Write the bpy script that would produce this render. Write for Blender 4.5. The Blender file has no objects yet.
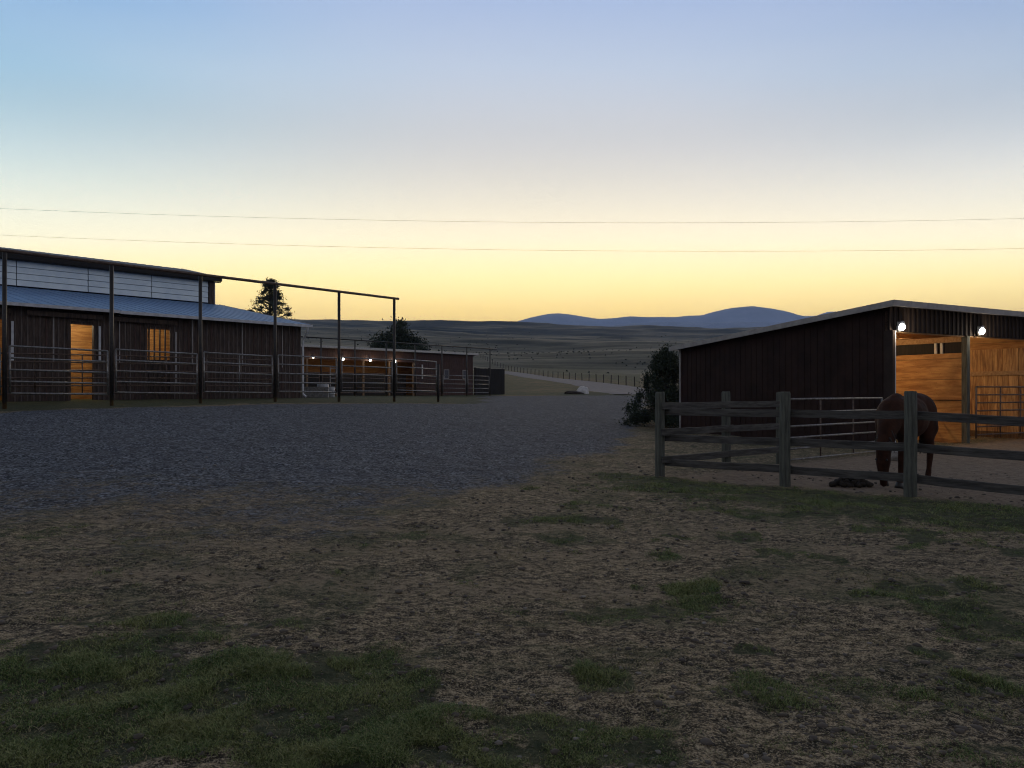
import bpy, bmesh, math, random
import numpy as np
from mathutils import Vector, Matrix
R = math.radians
F = 740.0; HV = 391.0; EYE = 1.5
C = bpy.context.scene.collection
scn = bpy.context.scene
def lin(r, g, b):
    f = lambda c: (c/255/12.92) if c/255 <= .04045 else ((c/255+.055)/1.055)**2.4
    return (f(r), f(g), f(b), 1)

# ---------------------------------------------------------------- camera, sky, light
cam_d = bpy.data.cameras.new('camera'); cam = bpy.data.objects.new('camera', cam_d); C.objects.link(cam)
cam.location = (0, 0, EYE); cam.rotation_euler = (R(90), 0, 0)
cam_d.sensor_width = 36; cam_d.lens = 36*F/1024; cam_d.shift_y = (HV-384)/1024
cam_d.clip_start = .1; cam_d.clip_end = 40000
scn.camera = cam
scn.view_settings.view_transform = 'Standard'; scn.view_settings.look = 'None'
scn.view_settings.exposure = 0; scn.view_settings.gamma = 1
scn.cycles.volume_bounces = 1
scn.cycles.use_denoising = True; scn.cycles.filter_width = 1.1; scn.cycles.sample_clamp_indirect = 3
scn.cycles.max_bounces = 6

class NT:
    def __init__(s, tree): s.t = tree; s.n = tree.nodes; s.l = tree.links
    def new(s, typ, **k):
        nd = s.n.new(typ)
        for a, v in k.items(): setattr(nd, a, v)
        return nd
    def link(s, a, b): s.l.new(a, b)
    def _set(s, sock, v):
        if isinstance(v, bpy.types.NodeSocket): s.link(v, sock)
        elif v is not None: sock.default_value = v
    def math(s, op, a, b=None, c=None, clamp=False):
        m = s.new('ShaderNodeMath', operation=op); m.use_clamp = clamp
        s._set(m.inputs[0], a); s._set(m.inputs[1], b)
        if c is not None: s._set(m.inputs[2], c)
        return m.outputs[0]
    def smooth(s, v, a, b, lo=0., hi=1.):
        m = s.new('ShaderNodeMapRange', interpolation_type='SMOOTHSTEP')
        s._set(m.inputs[0], v); s._set(m.inputs[1], a); s._set(m.inputs[2], b); s._set(m.inputs[3], lo); s._set(m.inputs[4], hi)
        return m.outputs[0]
    def mix(s, f, a, b, blend='MIX'):
        m = s.new('ShaderNodeMix', data_type='RGBA', blend_type=blend)
        s._set(m.inputs[0], f); s._set(m.inputs[6], a); s._set(m.inputs[7], b)
        return m.outputs[2]
    def noise(s, vec, scale, detail=4, rough=.6, dist=0.):
        n = s.new('ShaderNodeTexNoise'); n.inputs['Scale'].default_value = scale
        n.inputs['Detail'].default_value = detail; n.inputs['Roughness'].default_value = rough
        n.inputs['Distortion'].default_value = dist
        if vec is not None: s.link(vec, n.inputs['Vector'])
        return n.outputs[0]
    def ramp(s, f, stops, interp='LINEAR'):
        r = s.new('ShaderNodeValToRGB'); r.color_ramp.interpolation = interp
        e = r.color_ramp.elements
        while len(e) < len(stops): e.new(0.5)
        for i, (p, c) in enumerate(stops): e[i].position = p; e[i].color = c
        s.link(f, r.inputs[0]); return r.outputs[0]

world = bpy.data.worlds.new('World'); scn.world = world; world.use_nodes = True
w = NT(world.node_tree); w.n.clear()
tc = w.new('ShaderNodeTexCoord'); sp = w.new('ShaderNodeSeparateXYZ'); w.link(tc.outputs['Generated'], sp.inputs[0])
X, Y, Z = sp.outputs
elev = w.math('MULTIPLY', Z, w.math('ADD', 1.0, w.math('MULTIPLY', w.math('MULTIPLY', X, X), .6)))
front = w.ramp(elev, [(0, lin(255, 198, 60)), (.095, lin(255, 214, 92)), (.148, lin(252, 227, 144)), (.20, lin(242, 228, 188)),
                   (.25, lin(230, 223, 200)), (.31, lin(216, 217, 212)), (.40, lin(188, 204, 221)), (.50, lin(150, 176, 216)), (.62, lin(118, 132, 160)), (1, lin(98, 99, 107))])
# the side of the sky away from the afterglow (left) is a little bluer, the right a little duller
side = w.smooth(X, -.66, -.02); side2 = w.smooth(X, .15, .62)
tint = w.mix(side, (.70, .96, 1.02, 1), (1.03, .985, .99, 1)); tint = w.mix(side2, tint, (.88, .90, .92, 1))
upf = w.smooth(elev, .10, .44)
front2 = w.mix(upf, front, w.mix(1.0, front, tint, 'MULTIPLY'))
rear = w.ramp(Z, [(0, lin(232, 220, 214)), (.2, lin(216, 216, 222)), (.45, lin(148, 152, 164)), (1, lin(98, 99, 107))])
back = w.smooth(Y, .58, -.05)
col = w.mix(back, front2, rear)
# soft mottling of thin high cloud
mp = w.new('ShaderNodeMapping'); w.link(tc.outputs['Generated'], mp.inputs[0]); mp.inputs['Scale'].default_value = (1.5, 1.5, 7)
nz = w.noise(mp.outputs[0], 1.6, 3, .5)
col = w.mix(w.math('MULTIPLY', w.smooth(nz, .35, .7), .05), col, (1, .86, .8, 1))
# the low sky shines through the most air, so it is stronger than what reaches the eye
gain = w.math('ADD', 1.34, w.math('MULTIPLY', w.smooth(Z, .34, .0), 2.5)); gain = w.math('ADD', 1.0, w.math('MULTIPLY', w.math('SUBTRACT', gain, 1.0), w.smooth(Y, .1, .6)))
bg = w.new('ShaderNodeBackground'); w.link(col, bg.inputs[0]); w.link(gain, bg.inputs[1])
sky = w.new('ShaderNodeTexSky', sky_type='NISHITA'); sky.sun_disc = False; sky.sun_elevation = R(1); sky.sun_rotation = R(6)
bg2 = w.new('ShaderNodeBackground'); w.link(sky.outputs[0], bg2.inputs[0]); bg2.inputs[1].default_value = .004
ad = w.new('ShaderNodeAddShader'); w.link(bg.outputs[0], ad.inputs[0]); w.link(bg2.outputs[0], ad.inputs[1])
wo = w.new('ShaderNodeOutputWorld'); w.link(ad.outputs[0], wo.inputs[0])

sl = bpy.data.lights.new('afterglow_sun', 'SUN'); sl.energy = .60; sl.angle = R(16); sl.color = (1, .72, .42)
so = bpy.data.objects.new('afterglow_sun', sl); C.objects.link(so); so.rotation_euler = (R(-80), 0, R(-6)); so.location = (0, 0, 60)

# ---------------------------------------------------------------- helpers
def tag(o, label=None, cat=None, group=None, kind=None):
    if label: o['label'] = label
    if cat: o['category'] = cat
    if group: o['group'] = group
    if kind: o['kind'] = kind
    return o
def empty(name, loc, rz=0, **k):
    o = bpy.data.objects.new(name, None); C.objects.link(o); o.location = loc; o.rotation_euler = (0, 0, rz)
    o.empty_display_size = .2
    return tag(o, **k)
def P(u, v, d): return Vector(((u-512)/F*d, d, EYE-(v-HV)/F*d))
class MB:
    def __init__(s): s.v = []; s.f = []
    def box(s, x0, x1, y0, y1, z0, z1):
        b = len(s.v)
        s.v += [(x, y, z) for z in (z0, z1) for y in (y0, y1) for x in (x0, x1)]
        s.f += [tuple(b+i for i in q) for q in ((0, 2, 3, 1), (4, 5, 7, 6), (0, 1, 5, 4), (2, 6, 7, 3), (0, 4, 6, 2), (1, 3, 7, 5))]
        return s
    def prism(s, pts, off):         # polygon extruded by vector off
        b = len(s.v); n = len(pts); off = Vector(off)
        s.v += [tuple(p) for p in pts] + [tuple(Vector(p)+off) for p in pts]
        s.f.append(tuple(b+i for i in reversed(range(n)))); s.f.append(tuple(b+n+i for i in range(n)))
        for i in range(n): j = (i+1) % n; s.f.append((b+i, b+j, b+n+j, b+n+i))
        return s
    def bar(s, p, q, w, h, up=(0, 0, 1), tw=0):   # rectangular bar between two points
        p = Vector(p); q = Vector(q); d = (q-p).normalized(); up = Vector(up)
        if abs(d.dot(up)) > .98: up = Vector((0, 1, 0))
        a = d.cross(up).normalized(); b2 = a.cross(d).normalized()
        b = len(s.v)
        for o in (p, q):
            for sa, sb in ((-1, -1), (1, -1), (1, 1), (-1, 1)): s.v.append(tuple(o + a*sa*w/2 + b2*sb*h/2))
        s.f += [(b, b+3, b+2, b+1), (b+4, b+5, b+6, b+7)] + [(b+i, b+(i+1) % 4, b+4+(i+1) % 4, b+4+i) for i in range(4)]
        return s
    def tube(s, pts, r, n=8):
        pts = [Vector(p) for p in pts]; rs = r if isinstance(r, (list, tuple)) else [r]*len(pts)
        base = len(s.v); ref = None
        for i, p in enumerate(pts):
            d = ((pts[i+1] if i+1 < len(pts) else p) - (pts[i-1] if i else p)).normalized()
            if ref is None: ref = Vector((0, 0, 1)) if abs(d.z) < .9 else Vector((1, 0, 0))
            a = d.cross(ref).normalized(); b2 = a.cross(d).normalized(); ref = b2
            for k in range(n):
                t = 2*math.pi*k/n; s.v.append(tuple(p + (a*math.cos(t)+b2*math.sin(t))*rs[i]))
        for i in range(len(pts)-1):
            for k in range(n):
                s.f.append((base+i*n+k, base+i*n+(k+1) % n, base+(i+1)*n+(k+1) % n, base+(i+1)*n+k))
        s.f.append(tuple(base+k for k in reversed(range(n)))); s.f.append(tuple(base+(len(pts)-1)*n+k for k in range(n)))
        return s
    def ball(s, c, r, seg=10, rings=7):
        c = Vector(c); r = Vector(r) if hasattr(r, '__len__') else Vector((r, r, r)); b = len(s.v)
        s.v.append((c.x, c.y, c.z+r.z))
        for i in range(1, rings):
            t = math.pi*i/rings
            for k in range(seg):
                p = 2*math.pi*k/seg; s.v.append((c.x+r.x*math.sin(t)*math.cos(p), c.y+r.y*math.sin(t)*math.sin(p), c.z+r.z*math.cos(t)))
        s.v.append((c.x, c.y, c.z-r.z)); e = len(s.v)-1
        for k in range(seg):
            s.f.append((b, b+1+k, b+1+(k+1) % seg)); s.f.append((e, b+1+(rings-2)*seg+(k+1) % seg, b+1+(rings-2)*seg+k))
        for i in range(rings-2):
            for k in range(seg):
                s.f.append((b+1+i*seg+k, b+1+(i+1)*seg+k, b+1+(i+1)*seg+(k+1) % seg, b+1+i*seg+(k+1) % seg))
        return s
    def build(s, name, mat, parent=None, smooth=False, bevel=0):
        me = bpy.data.meshes.new(name); me.from_pydata(s.v, [], s.f); me.update()
        if smooth: me.polygons.foreach_set('use_smooth', [True]*len(me.polygons))
        me.materials.append(mat)
        o = bpy.data.objects.new(name, me); C.objects.link(o)
        if parent is not None: o.parent = parent
        if bevel:
            b = o.modifiers.new('bevel', 'BEVEL'); b.width = bevel; b.segments = 2; b.limit_method = 'ANGLE'
        return o
def arr_mesh(name, V, T, mat, parent=None, smooth=False):
    me = bpy.data.meshes.new(name); n = T.shape[1]
    me.vertices.add(len(V)); me.vertices.foreach_set('co', np.asarray(V, np.float32).ravel())
    me.loops.add(T.size); me.loops.foreach_set('vertex_index', T.astype(np.int32).ravel())
    me.polygons.add(len(T)); me.polygons.foreach_set('loop_start', np.arange(0, T.size, n, dtype=np.int32))
    me.polygons.foreach_set('loop_total', np.full(len(T), n, np.int32))
    if smooth: me.polygons.foreach_set('use_smooth', np.ones(len(T), bool))
    me.update(calc_edges=True); me.validate()
    me.materials.append(mat); o = bpy.data.objects.new(name, me); C.objects.link(o)
    if parent is not None: o.parent = parent
    return o
def copy_tree(o, parent=None):
    c = o.copy(); C.objects.link(c); c.parent = parent
    for ch in [x for x in C.objects if x.parent == o]: copy_tree(ch, c)
    return c

# value noise in numpy
def _h(ix, iy, s):
    n = (ix*374761393 + iy*668265263 + s*2147483647) & 0xffffffff
    n = ((n ^ (n >> 13))*1274126177) & 0xffffffff
    return ((n ^ (n >> 16)) & 0xffff)/65535.0
def vnoise(x, y, s=0):
    ix = np.floor(x).astype(np.int64); iy = np.floor(y).astype(np.int64); fx = x-ix; fy = y-iy
    fx = fx*fx*(3-2*fx); fy = fy*fy*(3-2*fy)
    return ((_h(ix, iy, s)*(1-fx)+_h(ix+1, iy, s)*fx)*(1-fy) + (_h(ix, iy+1, s)*(1-fx)+_h(ix+1, iy+1, s)*fx)*fy)
def fbm(x, y, s=0, o=4):
    t = 0; a = .5; m = 0
    for i in range(o): t = t + a*vnoise(x*2**i, y*2**i, s+i); m += a; a *= .5
    return t/m
def sstep(a, b, v): t = np.clip((v-a)/(b-a), 0, 1); return t*t*(3-2*t)

# ---------------------------------------------------------------- materials
def mat_new(name):
    m = bpy.data.materials.new(name); m.use_nodes = True; t = NT(m.node_tree)
    b = t.n['Principled BSDF']; return m, t, b
def simple(name, c1, c2=None, rough=.7, metal=0., scale=6., bump=.0, stretch=(1, 1, 1), spec=.5, emis=None, es=0., detail=5, bscale=None):
    m, t, b = mat_new(name)
    tcn = t.new('ShaderNodeTexCoord'); mpn = t.new('ShaderNodeMapping'); t.link(tcn.outputs['Object'], mpn.inputs[0])
    mpn.inputs['Scale'].default_value = stretch
    n = t.noise(mpn.outputs[0], scale, detail, .65)
    c2 = c2 or tuple(x*.6 for x in c1[:3])+(1,)
    t.link(t.mix(t.smooth(n, .3, .7), c2, c1), b.inputs['Base Color'])
    b.inputs['Roughness'].default_value = rough; b.inputs['Metallic'].default_value = metal
    b.inputs['Specular IOR Level'].default_value = spec
    if bump:
        bp = t.new('ShaderNodeBump'); bp.inputs['Strength'].default_value = bump; bp.inputs['Distance'].default_value = .02
        n2 = t.noise(mpn.outputs[0], bscale or scale*3, 5, .6)
        t.link(n2, bp.inputs['Height']); t.link(bp.outputs[0], b.inputs['Normal'])
    if emis: b.inputs['Emission Color'].default_value = emis; b.inputs['Emission Strength'].default_value = es
    return m
def g3(a, b=None, c=None): return (a, b if b is not None else a, c if c is not None else a, 1)
M = {}
M['dark_board'] = simple('dark_board', (.10, .066, .050, 1), (.03, .02, .016, 1), .8, scale=3, bump=.5, stretch=(6, 6, .7))
M['red_board'] = simple('red_board', (.10, .052, .042, 1), (.045, .024, .02, 1), .8, scale=3, bump=.5, stretch=(6, 6, .7))
M['black_board'] = simple('black_board', (.02, .017, .016, 1), (.01, .008, .008, 1), .85, scale=3, bump=.5, stretch=(6, 6, .7))
M['brown_metal'] = simple('brown_metal', (.034, .017, .013, 1), (.018, .009, .007, 1), .75, spec=.2, scale=1.4, bump=.1)
M['batten_metal'] = simple('batten_metal', (.05, .036, .03, 1), (.03, .021, .018, 1), .8, spec=.15, scale=1.4, bump=.1)
M['post_wood'] = simple('post_wood', (.12, .125, .10, 1), (.04, .042, .034, 1), .85, scale=4, bump=.8, stretch=(7, 7, .6))
M['rail_wood'] = simple('rail_wood', (.10, .095, .085, 1), (.03, .027, .024, 1), .85, scale=3, bump=.8, stretch=(.8, .8, 7))
M['stud_wood'] = simple('stud_wood', (.30, .20, .12, 1), (.16, .10, .055, 1), .75, scale=3, bump=.4, stretch=(5, 5, .7))
M['beam_wood'] = simple('beam_wood', (.42, .27, .14, 1), (.26, .15, .07, 1), .75, scale=3, bump=.3, stretch=(.7, 5, 5))
M['white_trim'] = simple('white_trim', (.62, .60, .57, 1), (.45, .43, .41, 1), .5, scale=8)
M['grey_trim'] = simple('grey_trim', (.36, .33, .31, 1), (.25, .23, .22, 1), .45, metal=.2, scale=5)
M['gutter'] = simple('gutter', (.62, .62, .64, 1), (.45, .45, .47, 1), .4, scale=5)
M['dark_pipe'] = simple('dark_pipe', (.035, .03, .028, 1), (.018, .015, .014, 1), .5, metal=.3, scale=9, bump=.1)
M['galv'] = simple('galv', (.30, .29, .28, 1), (.14, .13, .12, 1), .42, metal=.7, scale=12, bump=.1)
M['rust_pipe'] = simple('rust_pipe', (.16, .11, .085, 1), (.07, .045, .035, 1), .6, metal=.3, scale=10, bump=.2)
M['roof_blue'] = simple('roof_blue', (.11, .22, .40, 1), (.085, .17, .32, 1), .5, metal=.15, scale=2, stretch=(1, .3, 1))  # part of this blue is reflected sky put into the base colour
M['roof_dark'] = simple('roof_dark', (.10, .10, .12, 1), (.06, .06, .07, 1), .55, metal=.3, scale=2)
M['sheet_pale'] = simple('sheet_pale', (.78, .86, .88, 1), (.62, .72, .78, 1), .45, scale=1.3, detail=6)
M['bulb'] = simple('bulb', (.9, .95, .9, 1), None, .4, emis=(.93, 1, .93, 1), es=14)
M['bulb_warm'] = simple('bulb_warm', (.9, .85, .8, 1), None, .4, emis=(1, .82, .6, 1), es=8)
M['wire'] = simple('wire', (.10, .09, .09, 1), None, .6)
M['bark'] = simple('bark', (.07, .055, .045, 1), (.035, .028, .023, 1), .9, scale=8, bump=.6, stretch=(4, 4, 1))
M['leaf_dark'] = simple('leaf_dark', (.035, .052, .028, 1), (.018, .028, .016, 1), .8, scale=3)
M['leaf_mid'] = simple('leaf_mid', (.05, .06, .035, 1), (.025, .032, .02, 1), .8, scale=3)
M['sage'] = simple('sage', (.035, .042, .03, 1), (.018, .024, .018, 1), .9, scale=.4)
M['horse'] = simple('horse', (.055, .022, .012, 1), (.024, .010, .006, 1), .8, spec=.12, scale=5, bump=.15, bscale=60)
M['mane'] = simple('mane', (.018, .013, .011, 1), None, .6, scale=40, bump=.5, stretch=(4, 4, 1))
M['hoof'] = simple('hoof', (.03, .026, .022, 1), None, .5)
M['dung'] = simple('dung', (.04, .03, .02, 1), None, .95, scale=20, bump=.8)
M['stone'] = simple('stone', (.24, .215, .185, 1), (.12, .105, .09, 1), .9, scale=12, bump=.6)
M['pale_stone'] = simple('pale_stone', (.62, .60, .58, 1), (.45, .43, .41, 1), .85, scale=5, bump=.6)
M['plastic_white'] = simple('plastic_white', (.45, .45, .46, 1), None, .5)
M['mountain'] = simple('mountain', (.24, .28, .36, 1), (.09, .12, .17, 1), .95, scale=.0025, detail=8)  # haze blue and the light and dark of gullies are in the colour

def plywood(name, a, b_, horizontal=True, pitch=.61, vpitch=1.22):
    m, t, b = mat_new(name); tcn = t.new('ShaderNodeTexCoord'); s_ = t.new('ShaderNodeSeparateXYZ'); t.link(tcn.outputs['Object'], s_.inputs[0])
    mpn = t.new('ShaderNodeMapping'); t.link(tcn.outputs['Object'], mpn.inputs[0])
    mpn.inputs['Scale'].default_value = (.6, .6, 5) if horizontal else (6, 6, .6)
    n = t.noise(mpn.outputs[0], 2.2, 6, .6, .6); n2 = t.noise(tcn.outputs['Object'], 1.3, 3, .6)
    c = t.mix(t.smooth(n, .3, .72), b_, a); c = t.mix(t.math('MULTIPLY', t.smooth(n2, .45, .75), .5), c, tuple(x*.45 for x in b_[:3])+(1,))
    n3 = t.noise(tcn.outputs['Object'], 26, 2, .5); c = t.mix(t.math('MULTIPLY', t.smooth(n3, .62, .75), .45), c, tuple(x*.3 for x in b_[:3])+(1,))
    fr = t.math('FRACT', t.math('DIVIDE', s_.outputs[2], pitch)); seam = t.math('LESS_THAN', fr, .022)
    c = t.mix(t.math('MULTIPLY', seam, .75), c, (.02, .012, .008, 1))
    t.link(c, b.inputs['Base Color']); b.inputs['Roughness'].default_value = .7
    bp = t.new('ShaderNodeBump'); bp.inputs['Strength'].default_value = .3; bp.inputs['Distance'].default_value = .01
    t.link(n, bp.inputs['Height']); t.link(bp.outputs[0], b.inputs['Normal']); return m
M['plywood'] = plywood('plywood', (.50, .27, .085, 1), (.26, .11, .03, 1))
M['ply_boards'] = plywood('ply_boards', (.60, .36, .15, 1), (.20, .085, .03, 1), False, pitch=9)

def leaf_mat(name, a, b_):
    m, t, b = mat_new(name); tcn = t.new('ShaderNodeTexCoord')
    n = t.noise(tcn.outputs['Object'], 2.2, 4, .6); n2 = t.noise(tcn.outputs['Object'], 130, 1, .5)
    c = t.mix(t.smooth(n, .35, .65), a, b_); c = t.mix(t.math('MULTIPLY', t.smooth(n2, .5, .62), .75), c, (.32, .30, .15, 1)); c = t.mix(t.math('MULTIPLY', t.smooth(n2, .48, .36), .8), c, (.02, .035, .02, 1))
    t.link(c, b.inputs['Base Color']); b.inputs['Roughness'].default_value = .6
    b.inputs['Specular IOR Level'].default_value = .25
    return m
M['grass'] = leaf_mat('grass', (.10, .175, .045, 1), (.20, .235, .075, 1))
M['dry_grass'] = leaf_mat('dry_grass', (.34, .27, .15, 1), (.17, .15, .07, 1))

# ---------------------------------------------------------------- terrain height
U = np.array([-300, 0, 150, 300, 400, 500, 570, 640, 720, 850, 1024, 1300.])
rowsZ = [
 (1.5, [0]*12), (6, [0]*12),
 (10, [.1, .08, .05, .03, 0, 0, 0, 0, 0, 0, 0, 0]),
 (14, [.4, .35, .28, .15, .08, .03, 0, 0, 0, 0, 0, 0]),
 (18, [.75, .65, .55, .35, .22, .1, .04, 0, 0, 0, 0, 0]),
 (22.4, [1.05, .98, .9, .62, .42, .25, .12, .05, 0, 0, 0, 0]),
 (28, [1.2, 1.13, 1.13, 1.05, .78, .45, .28, .15, .03, 0, 0, 0]),
 (36, [1.25, 1.2, 1.2, 1.18, 1.12, .78, .55, .4, .25, .1, 0, 0]),
 (48, [1.3, 1.25, 1.2, 1.18, 1.15, 1.0, .85, .8, .6, .5, .4, .3]),
 (65, [1.3, 1.3, 1.2, 1.15, 1.1, 1.1, 1.1, 1.15, 1.0, 1, 1, 1]),
 (90, [2, 2, 1.9, 1.8, 1.7, 1.75, 1.65, 1.65, 1.7, 1.7, 1.7, 1.7]),
 (120, [4, 4, 3.8, 3.6, 3.4, 3.1, 2.9, 2.7, 2.8, 3, 3, 3]),
 (160, [8, 8, 7.5, 6.5, 5.6, 4.7, 4.2, 3.9, 4.2, 4.5, 4.5, 4.5]),
 (220, [14, 14, 13, 11, 9.5, 7.6, 6.9, 6.6, 7, 8, 8, 8]),
]
rowsV = [
 (300, [345, 345, 345, 344, 347, 354, 350.5, 348, 349, 349, 349, 349]),
 (400, [340, 340, 341, 343, 349, 358, 355, 353, 352, 352, 352, 352]),
 (520, [332, 332, 332, 334, 338, 345, 343, 344, 345, 345, 345, 345]),
 (650, [336, 336, 336, 338, 343, 349, 348, 349, 349, 348, 348, 348]),
 (850, [322, 322, 324, 326, 329, 334, 334, 337, 339, 339, 339, 339]),
 (1000, [327, 327, 329, 331, 334, 338, 338, 341, 343, 342, 342, 342]),
 (1300, [306, 310, 313, 317, 320, 322.5, 325, 329, 331.5, 327.5, 326, 326]),
 (1800, [335]*12), (3000, [386]*12), (14000, [390]*12)]
tabZ = [z for z, _ in rowsZ]+[z for z, _ in rowsV]
tabH = [r for _, r in rowsZ]+[[EYE+(HV-v)*z/F for v in r] for z, r in rowsV]
ug = np.linspace(-300, 1300, 201); lz = np.linspace(math.log(1.5), math.log(14000), 700)
tmp = np.array([np.interp(ug, U, r) for r in tabH])
G = np.array([np.interp(lz, np.log(tabZ), tmp[:, j]) for j in range(len(ug))]).T     # [lz, ug]
def gsm(A, sig, ax):
    k = np.exp(-.5*(np.arange(-3*sig, 3*sig+1)/sig)**2); k /= k.sum(); n = len(k)//2
    pad = [(0, 0), (0, 0)]; pad[ax] = (n, n); Ap = np.pad(A, pad, mode='edge')
    return np.apply_along_axis(lambda r: np.convolve(r, k, 'valid'), ax, Ap)
G = gsm(G, 5, 1); 
Gs = gsm(G, 4, 0)
G = Gs
def height(x, y, detail=True):
    x = np.asarray(x, float); y = np.asarray(y, float)
    r = np.hypot(x, y)+1e-6; ph = np.arctan2(x, y); pc = np.clip(ph, -R(47), R(46.5))
    u = np.clip(512+F*np.tan(pc), ug[0], ug[-1]-.01); z = np.clip(r*np.cos(pc), 1.51, 13990)
    a = (np.log(z)-lz[0])/(lz[1]-lz[0]); i = np.clip(a.astype(int), 0, len(lz)-2); fa = a-i
    b = (u-ug[0])/(ug[1]-ug[0]); j = np.clip(b.astype(int), 0, len(ug)-2); fb = b-j
    h = (G[i, j]*(1-fb)+G[i, j+1]*fb)*(1-fa)+(G[i+1, j]*(1-fb)+G[i+1, j+1]*fb)*fa
    bk = sstep(R(75), R(150), np.abs(ph)); h = h*(1-bk)
    if detail:
        far = sstep(230, 500, r)*(1-sstep(1500, 3000, r))
        h = h + far*((fbm(x/260, y/150, 5, 5)-.5)*22+(fbm(x/60, y/38, 9, 3)-.5)*4)*np.clip(r/900, .3, 1.05)
        near = sstep(1.5, 2.5, r)*(1-sstep(18, 34, r))
        h = h + near*((fbm(x*1.1, y*1.1, 11, 4)-.5)*.08 + (fbm(x*5, y*5, 21, 3)-.5)*.055 + (fbm(x*17, y*17, 27, 2)-.5)*.016)
    return h
def hz(x, y): return float(height(np.array([x]), np.array([y]))[0])

ROAD = [(622, 66), (625, 76), (617, 90), (600, 106), (574, 125), (545, 150), (520, 178), (499, 198), (474, 203), (440, 200)]
roadp = np.array([((u-512)/F*z, z) for u, z in ROAD])
def catmull(p, n):
    out = []; p = [2*p[0]-p[1]]+list(p)+[2*p[-1]-p[-2]]
    for i in range(1, len(p)-2):
        for k in range(n):
            t = k/n; out.append(.5*((2*p[i])+(p[i+1]-p[i-1])*t+(2*p[i-1]-5*p[i]+4*p[i+1]-p[i+2])*t*t+(-p[i-1]+3*p[i]-3*p[i+1]+p[i+2])*t**3))
    out.append(p[-2]); return np.array(out)
road_c = catmull(list(roadp), 12)

# world-space zones
def yb(u): return np.interp(u, [-200, 0, 200, 350, 450, 520, 600, 650, 760], [9.5, 10, 9.6, 10.2, 11.2, 13.4, 17.5, 21.5, 26])
def gravel_mask(x, y):
    yy = np.maximum(y, .5); u = 512+F*x/yy
    n = (fbm(x*.5, y*.5, 31, 4)-.5)
    a = sstep(-4.5, 3.5, y-yb(u)+n*5)
    c = .862*y-x
    bq = sstep(430, 500, u+n*40); bl = sstep(0, .9, 33.2-c+n*1.5)*(1-bq)+sstep(0, 1.5, 63-y+n*3)*bq
    xr = np.where(y < 30, 2.0+(y-12.9)*.2, (652-512)/F*y)
    rr = sstep(-.4, 1.0, xr-x+n*1.2)
    rdd = np.min(np.stack([np.hypot(x-p, y-q) for p, q in road_c[::4]], 0), 0)
    return np.maximum(a*bl*rr*(y > 2), sstep(6.5, 3.2, rdd-n*5-1.5*sstep(95, 70, y)))
def ell(x, y, cx, cy, rx, ry, rot=0):
    c, s = math.cos(rot), math.sin(rot); dx, dy = x-cx, y-cy
    return 1-np.hypot((dx*c+dy*s)/rx, (-dx*s+dy*c)/ry)
PATCH = []
def gpatch(u, v, ru, rv, k=1.0):     # a measured patch turned into a ground ellipse
    d = F*EYE/(v-HV); d1 = F*EYE/(v-rv-HV); d2 = F*EYE/(v+rv-HV)
    PATCH.append(((u-512)/F*d, (d1+d2)/2, ru/F*d, (d1-d2)/2, k))
for a in [(110, 735, 330, 80, 1), (300, 740, 160, 45, .9), (60, 680, 150, 34, .8), (330, 700, 110, 22, .6), (175, 620, 40, 8, .6), (85, 622, 35, 7, .5),
          (620, 745, 75, 22, .9), (640, 615, 95, 12, .65), (700, 600, 70, 8, .4), (960, 612, 50, 12, .7), (1000, 628, 50, 10, .6), (800, 690, 120, 22, .5),
          (760, 700, 60, 14, .5), (950, 712, 90, 16, .5), (930, 700, 40, 14, .5), (560, 735, 50, 14, .4), (870, 745, 90, 18, .35), (740, 575, 60, 5, .3), (420, 690, 40, 10, .4),
          (520, 612, 60, 10, .35), (1000, 760, 80, 20, .5)]: gpatch(*a)
def fdist(x, y, A, B):      # signed distance left of the directed line A->B
    dx, dy = B[0]-A[0], B[1]-A[1]; L = math.hypot(dx, dy); return ((x-A[0])*(-dy)+(y-A[1])*dx)/L
FA, FB, FC_ = (2.59, 12.93), (4.28, 11.6), (5.56, 10.32)
FD = (6.84, 9.04)
def grass_mask(x, y):
    n = fbm(x*1.3, y*1.3, 41, 4)-.5; n2 = fbm(x*4.5, y*4.5, 47, 3)-.5
    g = np.zeros_like(x)
    for cx, cy, rx, ry, k in PATCH: g = np.maximum(g, k*sstep(-.25, .5, ell(x, y, cx, cy, rx, ry)+n*1.5+n2*.8))
    tf = fbm(x*2.1+3, y*2.1, 55, 3)
    gvl = 1-sstep(.15, .5, gravel_mask(x, y)); g = np.maximum(g, gvl*sstep(.60, .72, tf)*.8*(y < 9)*sstep(-1.6, .4, x+ (5-y)*.3)*(y > 1.5)); g = np.maximum(g, gvl*sstep(.62, .74, tf)*.6*(y < 12))
    # strip outside the wooden fence
    s = -fdist(x, y, FA, FC_)           # positive on camera side? (sign fixed below)
    s = -s if fdist(np.array([0.]), np.array([0.]), FA, FC_)[0] > 0 else s
    st = sstep(-.2, .25, s+n*.5)*(1-sstep(1.0, 3.6, s+n*2.2))*sstep(.7, 2.3, x+n)*sstep(-.5, 1, 15.5-y)
    g = np.maximum(g, st*.85)
    c = .862*y-x; u = 512+F*x/np.maximum(y, .5)
    lf = sstep(0, .5, c-33.1+n*1.5)*(1-sstep(70, 80, c))*(1-sstep(462, 508, u+n*60))*(y > 15)
    g = np.maximum(g, lf*1.0)
    isl = sstep(-1, 3, y-62.5+n*4)*(1-sstep(235, 260, y))*(u < 640)*(u > 420)
    g = np.maximum(g, isl*.75)
    spr = sstep(.0, .9, 18-np.abs(y-20))*(x > 1.2)*sstep(0, .8, x-(2.2+(y-12.9)*.2))*(y > 14)*(y < 26)*.45
    return np.clip(np.maximum(g, spr), 0, 1)
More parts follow.
